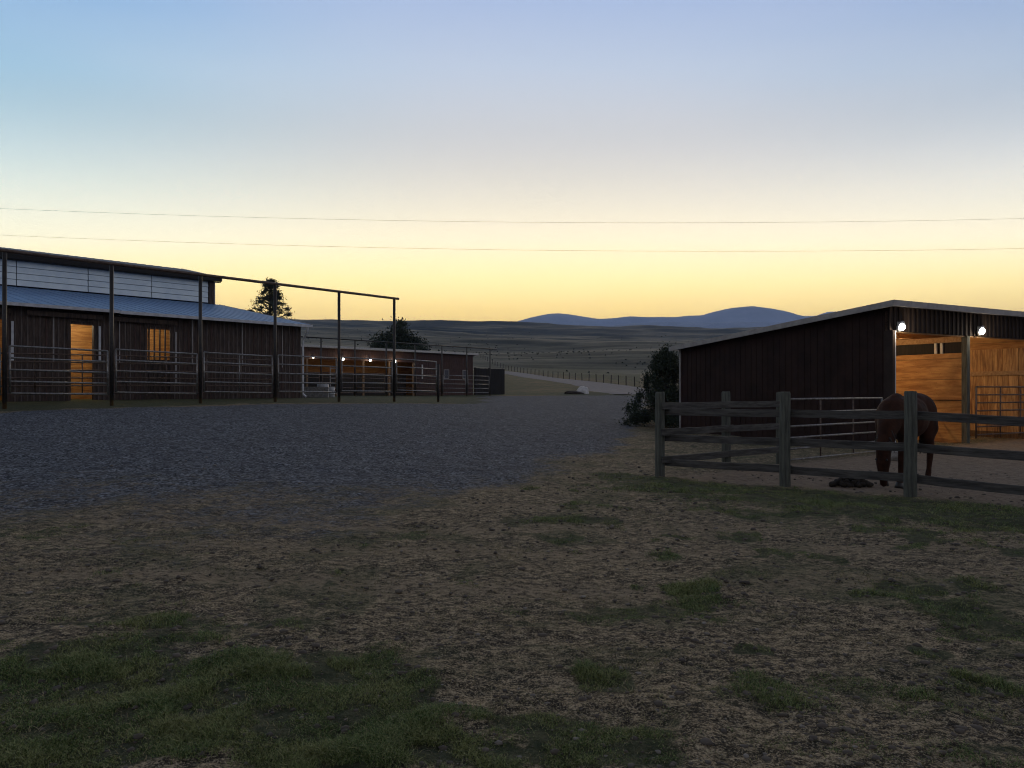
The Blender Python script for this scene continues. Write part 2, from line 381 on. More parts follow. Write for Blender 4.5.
TRK = [(8.15, .010, -.05), (6.85, .016, -.02), (5.75, .02, .04), (9.6, .008, -.09), (11.2, .006, -.10), (12.8, .004, -.12)]
def track_mask(x, y):       # pairs of worn wheel tracks crossing the dirt in front of the yard
    m = np.zeros_like(x)
    for y0, q, b in TRK:
        dd = np.abs(y-(y0+q*x*x+b*x+(fbm(x*.25+y0, y0+x*0, 5, 2)-.5)*.8)); m = np.maximum(m, (1-sstep(.04, .34, dd))*.75)
    return m*sstep(.45, .68, fbm(x*.6+9, y*.9, 15, 3)+.08)*(y > 2)
def pad_mask(x, y):         # bare paddock inside the wooden fence
    s = fdist(x, y, FA, FC_); s0 = fdist(np.array([0.]), np.array([0.]), FA, FC_)[0]
    s = s*(-1 if s0 > 0 else 1); t = fdist(x, y, FA, (5.5, 15.2)); t0 = fdist(np.array([8.]), np.array([12.]), FA, (5.5, 15.2))[0]
    t = t*(1 if t0 > 0 else -1)
    return sstep(-.1, .3, s)*sstep(-.2, .4, t)*(y > 5)*(y < 40)

front_a = np.arange(-48, 48.001, .17); side_a = np.arange(50, 311, 3.)
ang = np.radians(np.concatenate([front_a, side_a]))
def geo(a, b, q): n = int(math.log(b/a)/math.log(q)); return list(a*(b/a)**(np.arange(n)/n))
rad = np.array(geo(.3, 2.2, 1.06)+geo(2.2, 26, 1.0095)+geo(26, 320, 1.016)+geo(320, 1500, 1.02)+geo(1500, 13000, 1.08)+[13000])
AA, RR = np.meshgrid(ang, rad); X_ = np.sin(AA)*RR; Y_ = np.cos(AA)*RR
na, nr = len(ang), len(rad)
Hh = height(X_, Y_)-.018*track_mask(X_, Y_)
V = np.stack([X_, Y_, Hh], -1).reshape(-1, 3)
ii, jj = np.meshgrid(np.arange(nr-1), np.arange(na), indexing='ij'); j2 = (jj+1) % na
T = np.stack([ii*na+jj, (ii+1)*na+jj, (ii+1)*na+j2, ii*na+j2], -1).reshape(-1, 4)[:, ::-1]

def ground_mat():
    m, t, b = mat_new('ground'); tcn = t.new('ShaderNodeTexCoord'); ob = tcn.outputs['Object']
    at = t.new('ShaderNodeAttribute', attribute_name='zone'); z = t.new('ShaderNodeSeparateColor'); t.link(at.outputs['Color'], z.inputs[0])
    at2 = t.new('ShaderNodeAttribute', attribute_name='zone2'); z2 = t.new('ShaderNodeSeparateColor'); t.link(at2.outputs['Color'], z2.inputs[0])
    n1 = t.noise(ob, .9, 6, .65, .4); n2 = t.noise(ob, 7, 6, .7, .5); n3 = t.noise(ob, 38, 4, .7); n4 = t.noise(ob, 3.1, 8, .75, 1.)
    dirt = t.mix(t.smooth(n1, .3, .7), (.125, .092, .058, 1), (.19, .15, .095, 1))
    dirt = t.mix(t.smooth(n4, .44, .60), dirt, (.06, .052, .041, 1))
    mps = t.new('ShaderNodeMapping'); t.link(ob, mps.inputs[0]); mps.inputs['Scale'].default_value = (.75, 1.35, 1); mps.inputs['Rotation'].default_value = (0, 0, .12)
    ns = t.noise(mps.outputs[0], 4.2, 10, .82, .1); ns2 = t.noise(mps.outputs[0], 15, 8, .82, .0); ns3 = t.noise(ob, 85, 3, .7)
    dirt = t.mix(t.math('MULTIPLY', t.smooth(ns, .50, .56), .85), dirt, (.38, .295, .18, 1)); dirt = t.mix(t.math('MULTIPLY', t.smooth(ns, .49, .43), .9), dirt, (.030, .024, .017, 1))  # straw streaks, plus light and dark of ground relief put into the colour
    dirt = t.mix(t.math('MULTIPLY', t.smooth(ns2, .51, .56), .75), dirt, (.52, .41, .26, 1)); dirt = t.mix(t.math('MULTIPLY', t.smooth(ns2, .485, .44), .9), dirt, (.022, .018, .013, 1))
    dirt = t.mix(t.math('MULTIPLY', t.smooth(n3, .52, .60), .6), dirt, (.03, .027, .022, 1))
    dirt = t.mix(t.math('MULTIPLY', t.smooth(ns3, .52, .58), .6), dirt, (.025, .022, .018, 1)); dirt = t.mix(t.math('MULTIPLY', t.smooth(ns3, .46, .40), .6), dirt, (.55, .45, .30, 1))
    dirt = t.mix(t.math('MULTIPLY', t.smooth(t.noise(ob, .55, 5, .7, 1.2), .48, .62), .5), dirt, (.06, .075, .035, 1))
    dirt = t.mix(t.math('MULTIPLY', z2.outputs[2], t.smooth(ns2, .42, .52)), dirt, (.30, .235, .155, 1))
    # gravel
    vo = t.new('ShaderNodeTexVoronoi'); vo.inputs['Scale'].default_value = 30; t.link(ob, vo.inputs['Vector'])
    sv = t.new('ShaderNodeSeparateColor'); t.link(vo.outputs['Color'], sv.inputs[0])
    vo2 = t.new('ShaderNodeTexVoronoi'); vo2.inputs['Scale'].default_value = 7; t.link(ob, vo2.inputs['Vector'])
    sv2 = t.new('ShaderNodeSeparateColor'); t.link(vo2.outputs['Color'], sv2.inputs[0])
    gr = t.mix(t.math('POWER', sv.outputs[0], 1.6), (.018, .021, .026, 1), (.30, .325, .365, 1))
    gr = t.mix(t.math('MULTIPLY', t.smooth(sv2.outputs[0], .6, 1.), .5), gr, (.05, .052, .066, 1))
    gr = t.mix(t.math('MULTIPLY', t.smooth(n1, .4, .7), .4), gr, (.08, .085, .10, 1)); gr = t.mix(t.math('MULTIPLY', t.smooth(n2, .5, .62), .5), gr, (.04, .043, .052, 1))
    gm = t.math('ADD', z.outputs[0], t.math('MULTIPLY', t.math('SUBTRACT', t.noise(ob, 2.3, 9, .8, .8), .5), 1.9)); gm = t.smooth(gm, .25, .85)
    c = t.mix(gm, dirt, gr)
    gr = t.mix(t.math('MULTIPLY', t.smooth(ns3, .48, .56), .8), gr, (.018, .02, .026, 1)); gr = t.mix(t.math('MULTIPLY', t.smooth(t.noise(ob, 45, 3, .7), .52, .60), .6), gr, (.28, .30, .34, 1)); gr = t.mix(t.math('MULTIPLY', t.smooth(ns, .52, .42), .45), gr, (.06, .062, .07, 1))
    # grass litter
    gs = t.mix(t.smooth(n2, .35, .7), (.03, .042, .02, 1), (.085, .095, .05, 1))
    gk = t.math('ADD', z.outputs[1], t.math('MULTIPLY', t.math('SUBTRACT', n4, .5), 1.2)); gk = t.smooth(gk, .35, .7)
    c = t.mix(t.math('MULTIPLY', gk, .85), c, gs)
    pd = t.mix(t.smooth(n2, .3, .7), (.20, .15, .11, 1), (.32, .25, .18, 1))
    pd = t.mix(t.math('MULTIPLY', t.smooth(n3, .5, .7), .5), pd, (.08, .06, .045, 1))
    c = t.mix(z2.outputs[0], c, pd)
    # hills: dry grass on the crests, dark brush in the hollows
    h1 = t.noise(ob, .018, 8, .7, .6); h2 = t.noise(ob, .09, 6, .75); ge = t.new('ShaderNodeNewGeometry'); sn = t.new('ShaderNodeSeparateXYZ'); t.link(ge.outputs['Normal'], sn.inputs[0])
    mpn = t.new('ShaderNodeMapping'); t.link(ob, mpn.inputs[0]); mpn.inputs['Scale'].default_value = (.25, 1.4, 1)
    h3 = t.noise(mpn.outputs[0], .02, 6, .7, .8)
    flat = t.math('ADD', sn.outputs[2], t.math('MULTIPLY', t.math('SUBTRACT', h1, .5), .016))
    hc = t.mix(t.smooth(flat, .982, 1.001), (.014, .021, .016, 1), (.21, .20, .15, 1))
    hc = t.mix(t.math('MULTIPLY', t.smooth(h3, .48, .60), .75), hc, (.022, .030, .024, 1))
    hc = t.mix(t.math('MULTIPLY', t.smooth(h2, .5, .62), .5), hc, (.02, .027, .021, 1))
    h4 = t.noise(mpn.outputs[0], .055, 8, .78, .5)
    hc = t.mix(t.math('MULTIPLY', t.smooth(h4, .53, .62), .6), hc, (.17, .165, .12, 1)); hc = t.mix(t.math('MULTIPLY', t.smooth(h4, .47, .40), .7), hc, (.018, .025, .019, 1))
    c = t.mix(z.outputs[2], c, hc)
    dry = t.mix(t.smooth(n1, .3, .7), (.17, .13, .075, 1), (.055, .062, .035, 1))
    c = t.mix(t.math('MULTIPLY', z2.outputs[1], t.smooth(t.noise(ob, .3, 5, .7), .3, .55)), c, dry)
    t.link(c, b.inputs['Base Color']); b.inputs['Roughness'].default_value = .95; b.inputs['Specular IOR Level'].default_value = .15
    bp = t.new('ShaderNodeBump'); bp.inputs['Strength'].default_value = 1.0; bp.inputs['Distance'].default_value = .05
    hs = t.math('ADD', t.math('MULTIPLY', n3, .5), t.math('MULTIPLY', n2, 1.2)); hs = t.math('ADD', hs, t.math('MULTIPLY', t.math('MULTIPLY', vo.outputs['Distance'], gm), -.6))
    t.link(hs, bp.inputs['Height']); t.link(bp.outputs[0], b.inputs['Normal'])
    return m
M['ground'] = ground_mat()
gx, gy = X_.ravel(), Y_.ravel(); rr_ = np.hypot(gx, gy)
zone = np.zeros((len(gx), 4), np.float32); zone2 = np.zeros((len(gx), 4), np.float32)
zone[:, 0] = gravel_mask(gx, gy); zone[:, 1] = grass_mask(gx, gy); zone[:, 2] = sstep(180, 245, rr_+(fbm(gx/20, gy/20, 3)-.5)*60)
zone2[:, 0] = pad_mask(gx, gy); zone2[:, 2] = track_mask(gx, gy)
uu = 512+F*gx/np.maximum(gy, .5)
# dry grass verge beyond the road and on the island beside it
rdist = np.min(np.hypot(gx[:, None]-road_c[None, ::4, 0], gy[:, None]-road_c[None, ::4, 1])[:, :] if len(gx) < 1 else
               np.stack([np.hypot(gx-a, gy-b) for a, b in road_c[::4]], 0), axis=0)
ver = (1-sstep(7, 17, rdist))*(gy > 75)
zone2[:, 1] = np.clip(ver*1.1, 0, 1)
zone[:, 3] = 1; zone2[:, 3] = 1
go = arr_mesh('ground', V, T, M['ground'], smooth=True); tag(go, kind='structure')
for nm, A in (('zone', zone), ('zone2', zone2)):
    ca = go.data.color_attributes.new(nm, 'FLOAT_COLOR', 'POINT'); ca.data.foreach_set('color', A.ravel())

# road: its own sheet a few cm above the ground
def road_mat():
    m, t, b = mat_new('road_gravel'); ob = t.new('ShaderNodeTexCoord').outputs['Object']
    n = t.noise(ob, 1.2, 6, .7); n2 = t.noise(ob, 12, 3, .7)
    c = t.mix(t.smooth(n, .3, .7), (.095, .10, .12, 1), (.17, .175, .20, 1)); c = t.mix(t.math('MULTIPLY', t.smooth(n2, .45, .7), .5), c, (.09, .09, .11, 1))
    t.link(c, b.inputs['Base Color']); b.inputs['Roughness'].default_value = .9; b.inputs['Specular IOR Level'].default_value = .2; return m
rc = catmull(list(roadp), 40); d = np.gradient(rc, axis=0); d /= np.linalg.norm(d, axis=1)[:, None]; nrm = np.stack([-d[:, 1], d[:, 0]], 1)
acc = []
for k in np.linspace(-1, 1, 9):
    wv = 4.0*(.25+.75*sstep(66, 84, rc[:, 1])) + (fbm(rc[:, 1]*.5, rc[:, 0]*.5, 7)-.5)*1.0*(abs(k) > .9)
    q = rc+nrm*(k*wv)[:, None]; acc.append(np.stack([q[:, 0], q[:, 1], height(q[:, 0], q[:, 1])+.07-.09*abs(k)**6], -1))
A = np.array(acc); n0, n1_ = A.shape[:2]; a, b_ = np.meshgrid(np.arange(n0-1), np.arange(n1_-1), indexing='ij')
Tq = np.stack([a*n1_+b_, (a+1)*n1_+b_, (a+1)*n1_+b_+1, a*n1_+b_+1], -1).reshape(-1, 4)
ro = arr_mesh('road', A.reshape(-1, 3), Tq, road_mat(), smooth=True); tag(ro, kind='structure')

# ---------------------------------------------------------------- mountains far behind
def mountain(pts, z0, z1, name, seed):
    us = np.arange(pts[0][0], pts[-1][0]+1, 2.5); pv = np.interp(us, [p[0] for p in pts], [p[1] for p in pts])
    k = np.array([1, 2, 3, 2, 1])/9.; pv = np.convolve(np.pad(pv, 2, mode='edge'), k, 'valid')
    ds = np.linspace(0, 1, 26); V = []
    zc = (z0+z1)/2
    hc = (HV-pv)/F*zc
    xs = (us-512)/F*zc
    for q in ds:
        y = z0+(z1-z0)*q
        prof = np.sin(math.pi*q)**1.1
        rid = 1+.35*(fbm(xs/700, np.full_like(xs, y/700), seed, 5)-.5)*min(1, abs(q-.5)*4)
        V.append(np.stack([xs, np.full_like(xs, y), hc*prof*rid+0], -1))
    A = np.array(V); n0, n1_ = A.shape[:2]; a, b_ = np.meshgrid(np.arange(n0-1), np.arange(n1_-1), indexing='ij')
    T = np.stack([a*n1_+b_, a*n1_+b_+1, (a+1)*n1_+b_+1, (a+1)*n1_+b_], -1).reshape(-1, 4)
    tag(arr_mesh(name, A.reshape(-1, 3), T, M['mountain'], smooth=True), kind='structure')
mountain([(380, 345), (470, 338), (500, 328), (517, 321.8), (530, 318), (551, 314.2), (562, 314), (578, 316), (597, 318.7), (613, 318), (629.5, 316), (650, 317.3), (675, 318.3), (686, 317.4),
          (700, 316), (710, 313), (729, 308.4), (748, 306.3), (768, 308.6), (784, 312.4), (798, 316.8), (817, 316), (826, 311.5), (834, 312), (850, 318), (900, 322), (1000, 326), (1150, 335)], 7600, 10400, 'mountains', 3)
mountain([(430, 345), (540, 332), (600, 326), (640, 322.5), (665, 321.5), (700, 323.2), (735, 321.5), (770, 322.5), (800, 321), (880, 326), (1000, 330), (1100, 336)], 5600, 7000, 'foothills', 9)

# haze
hb = MB().box(-13500, 13500, -13400, 13500, -16, 1250).build('haze', None); hb.data.materials.clear()
hm = bpy.data.materials.new('haze'); hm.use_nodes = True; ht = NT(hm.node_tree); ht.n.clear()
pv = ht.new('ShaderNodeVolumePrincipled'); pv.inputs['Color'].default_value = (.46, .62, 1.0, 1); pv.inputs['Density'].default_value = 1.15e-4; pv.inputs['Anisotropy'].default_value = 0
oo = ht.new('ShaderNodeOutputMaterial'); ht.link(pv.outputs[0], oo.inputs['Volume']); hb.data.materials.append(hm); tag(hb, kind='stuff')

# ---------------------------------------------------------------- vegetation
def leaves(centers, radii, n, size, rng, flat=.5):
    """n leaf faces (triangles) through every clump, thinning towards the rim"""
    V = []; 
    for c, r in zip(centers, radii):
        d = rng.normal(size=(n, 3)); d /= np.linalg.norm(d, axis=1)[:, None]
        p = np.array(c)+d*(np.abs(rng.normal(size=(n, 1)))*.62)*np.array(r)
        a = rng.normal(size=(n, 3)); a /= np.linalg.norm(a, axis=1)[:, None]; b = np.cross(a, rng.normal(size=(n, 3))); b /= np.linalg.norm(b, axis=1)[:, None]
        s = size*(.5+rng.random((n, 1)))
        V.append(np.stack([p+a*s, p-a*s*.5+b*s*flat, p-a*s*.5-b*s*flat], 1))
    V = np.concatenate(V).reshape(-1, 3); return V, np.arange(len(V)).reshape(-1, 3)
def tree(name, label, cat, base, H, clumps, leafn, leafs, mat, seed, trunk_r=.18, group=None, limbs=True):
    root = empty(name, base, 0, label=label, cat=cat, group=group); rng = np.random.default_rng(seed)
    tr = MB(); top = max(c[0][2] for c in clumps)
    tr.tube([(0, 0, -.3), (.05*H/6, 0, top*.35), (-.03*H/6, .05, top*.7), (0, 0, top)], [trunk_r, trunk_r*.75, trunk_r*.5, trunk_r*.15], 9)
    if limbs:
        for c, r in clumps:
            z0 = max(.15*top, c[2]-.35*math.hypot(c[0], c[1])-.2)
            tr.tube([(0, 0, min(z0, top*.92)), (c[0]*.5, c[1]*.5, (z0+c[2])/2-.05), tuple(c)], [trunk_r*.35, trunk_r*.22, trunk_r*.08], 6)
    tr.build('trunk', M['bark'], root, True)
    V, T = leaves([c for c, r in clumps], [r for c, r in clumps], leafn, leafs, rng)
    arr_mesh('crown', V, T, mat, root); return root

# ---------------------------------------------------------------- big barn on the left
BR = math.atan2(1, .93)
barn = empty('barn', (-10.3, 36, 1.12), BR, label='long dark board barn with blue metal roof and raised pale upper wall on the left', cat='barn')
EZ, JZ, UE, RZ = 3.615, 5.35, 6.88, 7.96
L = 46.0
rng = random.Random(4)
openings = [(-13.25, -12.13, 3.0), (-10.0, -9.2, 2.98), (-7.15, -6.18, 2.98)]
wb = MB(); bt = MB(); bt2 = MB(); x = 0.; 
while x > -L:
    wd = .19+rng.random()*.02; x0 = x-wd; top = EZ-.02; zb = -.35
    xc = (x+x0)/2; op = [o for o in openings if o[0] < xc < o[1]]
    if op: zb = op[0][2]
    off = rng.random()*.006
    wb.box(x0+.004, x-.004, 0+off, .03+off, zb, top-.0)
    (bt if rng.random() < .6 else bt2).box(x-.022, x+.022, -.022, -.001, zb, top-.05)
    x = x0
wb.build('board_wall', M['dark_board'], barn); bt.build('battens', simple('batten', (.16, .125, .11, 1), (.07, .052, .045, 1), .8, scale=3, stretch=(6, 6, .7)), barn); bt2.build('battens', M['red_board'], barn)
# wall behind the boards (keeps light from leaking) + interior
iw = MB()
xs = [-L]+[v for o in sorted(openings) for v in (o[0], o[1])]+[0]
for a, b_ in zip(xs[::2], xs[1::2]): iw.box(a, b_, .04, .12, -.35, EZ-.05)
for o in openings: iw.box(o[0], o[1], .04, .12, o[2], EZ-.05)
iw.box(-.12, 0, .125, 9.3, -.35, EZ-.05)
iw.prism([(0, .13, EZ-.05), (0, 9.3, EZ-.05), (0, 9.3, JZ-.05)], (-.12, 0, 0))
iw.build('wall_backing', M['black_board'], barn)
ew = MB().prism([(-.01, 9.3, -.35), (-.01, 28.3, -.35), (-.01, 28.3, EZ-.1), (-.01, 19.1, JZ-.1), (-.01, 19.1, UE-.05), (-.01, 14.2, RZ-.05), (-.01, 9.3, UE-.05)], (-.15, 0, 0))
ew.box(-L, -L+.1, .13, 28, -.35, EZ)
ew.box(-L, -.2, 28.15, 28.3, -.35, EZ)
ew.build('end_wall', M['dark_board'], barn)
# lit stalls just inside
st = MB()
for a, b_ in [(-15.3, -11.4), (-11.3, -8.3), (-8.2, -5.0)]:
    st.box(a, b_, 2.3, 2.36, -.3, 3.3); st.box(a, a+.04, .13, 2.3, -.3, 3.3); st.box(b_-.04, b_, .13, 2.3, -.3, 3.3)
st.build('stall_lining', M['plywood'], barn)
cl = MB().box(-15.3, -5, .13, 2.4, 3.31, 3.36).build('stall_ceiling', M['beam_wood'], barn)
# frames
for (a, b_, tz) in openings:
    fr = MB().box(a-.12, a-.002, -.05, -.022, -.2, tz+.10).box(b_+.002, b_+.10, -.05, -.022, -.2, tz+.10).box(a-.12, b_+.1, -.052, -.021, tz+.102, tz+.22)
    fr.build('door_frame', M['dark_board'], barn)
for a, b_, z in [(-11.5, -8.9, 3.22), (-8.6, -6.0, 3.2), (-15.2, -12.0, 3.25)]:
    MB().prism([(a, -.03, z), (a, -.2, z-.02), (a, -.2, z+.16), (a, -.03, z+.24)], (b_-a, 0, 0)).build('door_track_cover', M['dark_board'], barn)
MB().box(-9.02, -8.94, -.08, -.055, 1.6, 2.95).build('jamb_strip', M['gutter'], barn)
MB().box(-6.03, -5.96, -.08, -.055, .7, 2.9).build('jamb_strip', M['grey_trim'], barn)
MB().box(-11.97, -11.89, -.08, -.055, 1.5, 2.95).build('jamb_strip', M['gutter'], barn)
for x in (-5.3, -3.0, -1.0, -8.25, -10.6):
    MB().box(x, x+.035, -.045, -.021, 1.5, EZ-.15).build('conduit', M['grey_trim'], barn)
gb = MB()
for k in range(5): gb.box(-7.1+k*.22, -7.05+k*.22, -.02, .03, .2, 2.97)
gb.build('door_grille', M['dark_board'], barn)
MB().box(-7.15, -6.18, .125, .16, -.3, 1.7).build('stall_half_door', M['dark_board'], barn)
# lower roof with standing seams
lr = MB(); 
def slope_roof(mb, x0, x1, y0, z0, y1, z1, th=.06, seam=.45):
    mb.prism([(x0, y0, z0), (x0, y1, z1), (x0, y1, z1-th), (x0, y0, z0-th)], (x1-x0, 0, 0))
    x = x0+.2
    n = Vector((0, -(z1-z0), (y1-y0))).normalized()
    while x < x1-.1:
        mb.prism([(x, y0, z0), (x, y1, z1), Vector((x, y1, z1))+n*.012, Vector((x, y0, z0))+n*.012], (.025, 0, 0)); x += seam
    return mb
slope_roof(lr, -L-.3, .35, -.45, EZ-.02, 9.3, JZ).build('lower_roof', M['roof_blue'], barn)
slope_roof(MB(), -L-.3, .35, 28.75, EZ-.02, 19.1, JZ).build('lower_roof', M['roof_blue'], barn)
ur = MB(); slope_roof(ur, -L-.3, .3, 8.9, UE-.02, 14.2, RZ); slope_roof(ur, -L-.3, .3, 19.5, UE-.02, 14.2, RZ); ur.build('upper_roof', M['roof_dark'], barn)
gt = MB().box(-L-.3, -8.4, -.56, -.455, EZ-.13, EZ-.01).box(-8.38, .35, -.56, -.455, EZ-.155, EZ-.03).build('gutter', M['gutter'], barn)
MB().tube([(.1, -.5, EZ-.14), (.1, -.46, EZ-.35), (.1, -.1, EZ-.75), (.1, -.07, EZ-.95), (.1, -.07, .25), (.16, -.25, .1)], .055, 8).build('downspout', M['gutter'], barn)
MB().box(-L-.3, .3, 8.84, 8.895, UE-.26, UE-.02).box(-L-.3, .3, 8.9, 9.22, UE-.3, UE-.262).build('eave_fascia', M['black_board'], barn)
MB().prism([(.301, 8.84, UE-.26), (.301, 8.84, UE-.0), (.301, 14.2, RZ+.02), (.301, 14.2, RZ-.24)], (.03, 0, 0)).prism([(.301, 19.56, UE-.26), (.301, 19.56, UE), (.301, 14.2, RZ+.02), (.301, 14.2, RZ-.24)], (.03, 0, 0)).build('rake_trim', M['grey_trim'], barn)
MB().prism([(.351, -.5, EZ-.16), (.351, -.5, EZ+.0), (.351, 9.3, JZ+.02), (.351, 9.3, JZ-.16)], (.03, 0, 0)).build('rake_trim', M['grey_trim'], barn)
# pale upper wall: sheets with lap lines and joints
x = -.32
while x > -L:
    x0 = max(x-3.1, -L); sh = MB(); nrow = 4; hh = (UE-.3-JZ-.03)/nrow
    for k in range(nrow):
        z0 = JZ+.03+k*hh
        sh.prism([(x0+.02, 9.16, z0+.02), (x0+.02, 9.2, z0+hh), (x0+.02, 9.25, z0+hh), (x0+.02, 9.25, z0+.02)], (x-x0-.04, 0, 0))
    sh.build('upper_sheet', M['sheet_pale'], barn); x = x0
MB().box(-L, -.3, 9.255, 9.3, JZ-.1, UE-.05).build('upper_wall_backing', M['black_board'], barn)
MB().box(-.29, 0, 9.12, 9.3, JZ-.1, UE-.05).build('corner_board', M['dark_board'], barn)
MB().box(.0, .05, 9.12, 9.3, JZ-.1, UE-.25).build('corner_trim', M['grey_trim'], barn)

def lamp(name, root_loc, label, warm, power, parent=None, group=None, rad=.05, hang=True, rz=0, emit_mat=None, br=.07, dish=False):
    r = empty(name, root_loc, rz, label=label, cat='lamp', group=group)
    mb = MB()
    if hang: mb.tube([(0, 0, .10), (0, 0, .16)], .07, 12).tube([(0, 0, .055), (0, 0, .10)], [.05, .065], 12)
    else: mb.box(-.05, .05, .08, .1, -.02, .14).tube([(0, .09, .1), (0, 0, .12), (0, 0, .06)], [.02, .02, .045], 10)
    mb.build('lamp_housing', M['galv'], r)
    MB().ball((0, 0, 0), (br, br, br*1.1), 14, 9).build('bulb', emit_mat or M['bulb'], r, True)
    if dish: MB().tube([(0, .075, .02), (0, .06, .015), (0, .02, 0)], [.05, .12, .16], 20).build('halo_dish', M['white_trim'], r, True)  # white dish added around the bulb to stand in for its halo
    ld = bpy.data.lights.new(name+'_light', 'POINT'); ld.energy = power; ld.color = warm; ld.shadow_soft_size = rad
    lo = bpy.data.objects.new(name+'_light', ld); C.objects.link(lo); lo.parent = r; lo.location = (0, -br*1.4 if not hang else 0, -br*1.2)
    return r
def loc(root, p): return Matrix.Translation(root.location) @ Matrix.Rotation(root.rotation_euler.z, 4, 'Z') @ Vector(p)
for x, w_, lab in [(-13.6, 26, 'warm ceiling lamp inside the leftmost lit doorway of the long barn'), (-9.6, 30, 'warm ceiling lamp behind the bright doorway of the long barn'), (-6.7, 20, 'warm ceiling lamp behind the barred doorway of the long barn')]:
    lamp('ceiling_lamp', loc(barn, (x, 1.0, 3.15)), lab, (1, .86, .58), w_*3.2, group='lamps inside the long barn', emit_mat=M['bulb_warm'], br=.05)

# ---------------------------------------------------------------- pipe fence along the yard (left)
def fpt(z, k=.862, c=34.67): return Vector((k*z-c, z, 0))
fence = empty('pipe_fence', (fpt(27).x, 27, 0), 0, label='tall dark overhead pipe frame with five rail panels along the left of the yard', cat='fence')
fo = Vector(fence.location)
FZ = [22.4-2.31*2, 22.4-2.31, 22.4, 24.71, 27.02, 29.33, 31.64, 33.95]
pts = [fpt(z) for z in FZ]
PIPE = 5.70
for p in pts:
    zb = hz(p.x, p.y)
    MB().tube([(p.x-fo.x, p.y-fo.y, zb-.4), (p.x-fo.x, p.y-fo.y, PIPE)], .062, 12).build('post', M['dark_pipe'], fence, True)
a = pts[0]; b_ = fpt(34.15)
MB().tube([(a.x-fo.x, a.y-fo.y, PIPE+.05), (b_.x-fo.x, b_.y-fo.y, PIPE+.05)], .055, 12).build('overhead_pipe', M['rust_pipe'], fence, True)
lastp = fpt(36.05)
zb = hz(lastp.x, lastp.y); MB().tube([(lastp.x-fo.x, lastp.y-fo.y, zb-.3), (lastp.x-fo.x, lastp.y-fo.y, zb+1.85)], .06, 12).build('post', M['dark_pipe'], fence, True)
def rail_panel(A, B, root, nr=5, z0=.28, z1=1.72, r=.024, mat='galv', sag=0., uprights=(0, 1), mid=None):
    o = Vector(root.location); Ri = Matrix.Rotation(-root.rotation_euler.z, 3, 'Z'); mb = MB(); A = Vector(A); B = Vector(B)
    q = lambda t, z: Ri @ (Vector((A.x+(B.x-A.x)*t, A.y+(B.y-A.y)*t, A.z+(B.z-A.z)*t+z)) - o)
    for k in range(nr):
        z = z0+(z1-z0)*k/(nr-1)
        mb.tube([q(0.0, z+sag), q(1.0, z-sag)], r, 8)
    for t in uprights: mb.tube([q(t, z0+(sag if t < .5 else -sag)-.0), q(t, z1+(sag if t < .5 else -sag))], r*1.1, 8)
    if mid: mb.tube([q(mid, z0), q(mid, z1)], r*.9, 8)
    return mb.build('rail_panel', M[mat], root, True)
allp = pts+[lastp]; prg = random.Random(3)
for i in range(len(allp)-1):
    A, B = allp[i].copy(), allp[i+1].copy(); d = (B-A).normalized(); A2 = A+d*.14; B2 = B-d*.12
    A2.z = hz(A.x, A.y)-.0; B2.z = hz(B.x, B.y)
    zz = (1.0+.02*i)
    A2.z = zz+.0; B2.z = zz+.02
    rail_panel(A2, B2, fence, 5, .36, 1.80, .028, 'galv', .025+prg.random()*.02, mid=.5 if i in (1, 4) else None)

# runs between the barn and the pipe fence
runs = empty('stall_run_fence', (loc(barn, (-10, -2, 0)).x, loc(barn, (-10, -2, 0)).y, 0), 0, label='low brown rail panels closing the stall runs close along the long barn wall', cat='fence')
for xx in (-18, -14.6, -11.5, -8.4, -5.2, -2):
    A = loc(barn, (xx, -1.2, 0)); B = loc(barn, (xx+3.1, -1.2, 0)); A.z = hz(A.x, A.y); B.z = hz(B.x, B.y)
    if xx < -3: rail_panel(A, B, runs, 6, .3, 1.75, .026, 'rust_pipe', 0, mid=.5)

# second, lower pipe line in front of the far shed
pen = empty('pen_fence', (fpt(56, c=55.3).x, 56, 0), 0, label='thin dark pipe frame with low rail panels in front of the far shed', cat='fence'); po = Vector(pen.location)
PZ = [46.9+i*2.1*1.0 for i in range(8)]
PZ = [740*55.3*(.001155+.0000515*i) for i in range(8)]
pp = [fpt(z, c=55.3) for z in PZ]
for p in pp:
    zb = hz(p.x, p.y); MB().tube([(p.x-po.x, p.y-po.y, zb-.3), (p.x-po.x, p.y-po.y, 5.02)], .05, 8).build('post', M['dark_pipe'], pen, True)
a, b_ = fpt(44, c=55.3), pp[-1]+Vector((.55, .6, 0))
MB().tube([(a.x-po.x, a.y-po.y, 5.04), (b_.x-po.x, b_.y-po.y, 5.04)], .04, 8).build('overhead_pipe', M['dark_pipe'], pen, True)
for i in range(7):
    A, B = pp[i].copy(), pp[i+1].copy(); d = (B-A).normalized(); A += d*.12; B -= d*.12
    A.z = B.z = 1.13; rail_panel(A, B, pen, 5, .25, 1.6, .028, 'galv' if i > 4 else 'rust_pipe', .01)

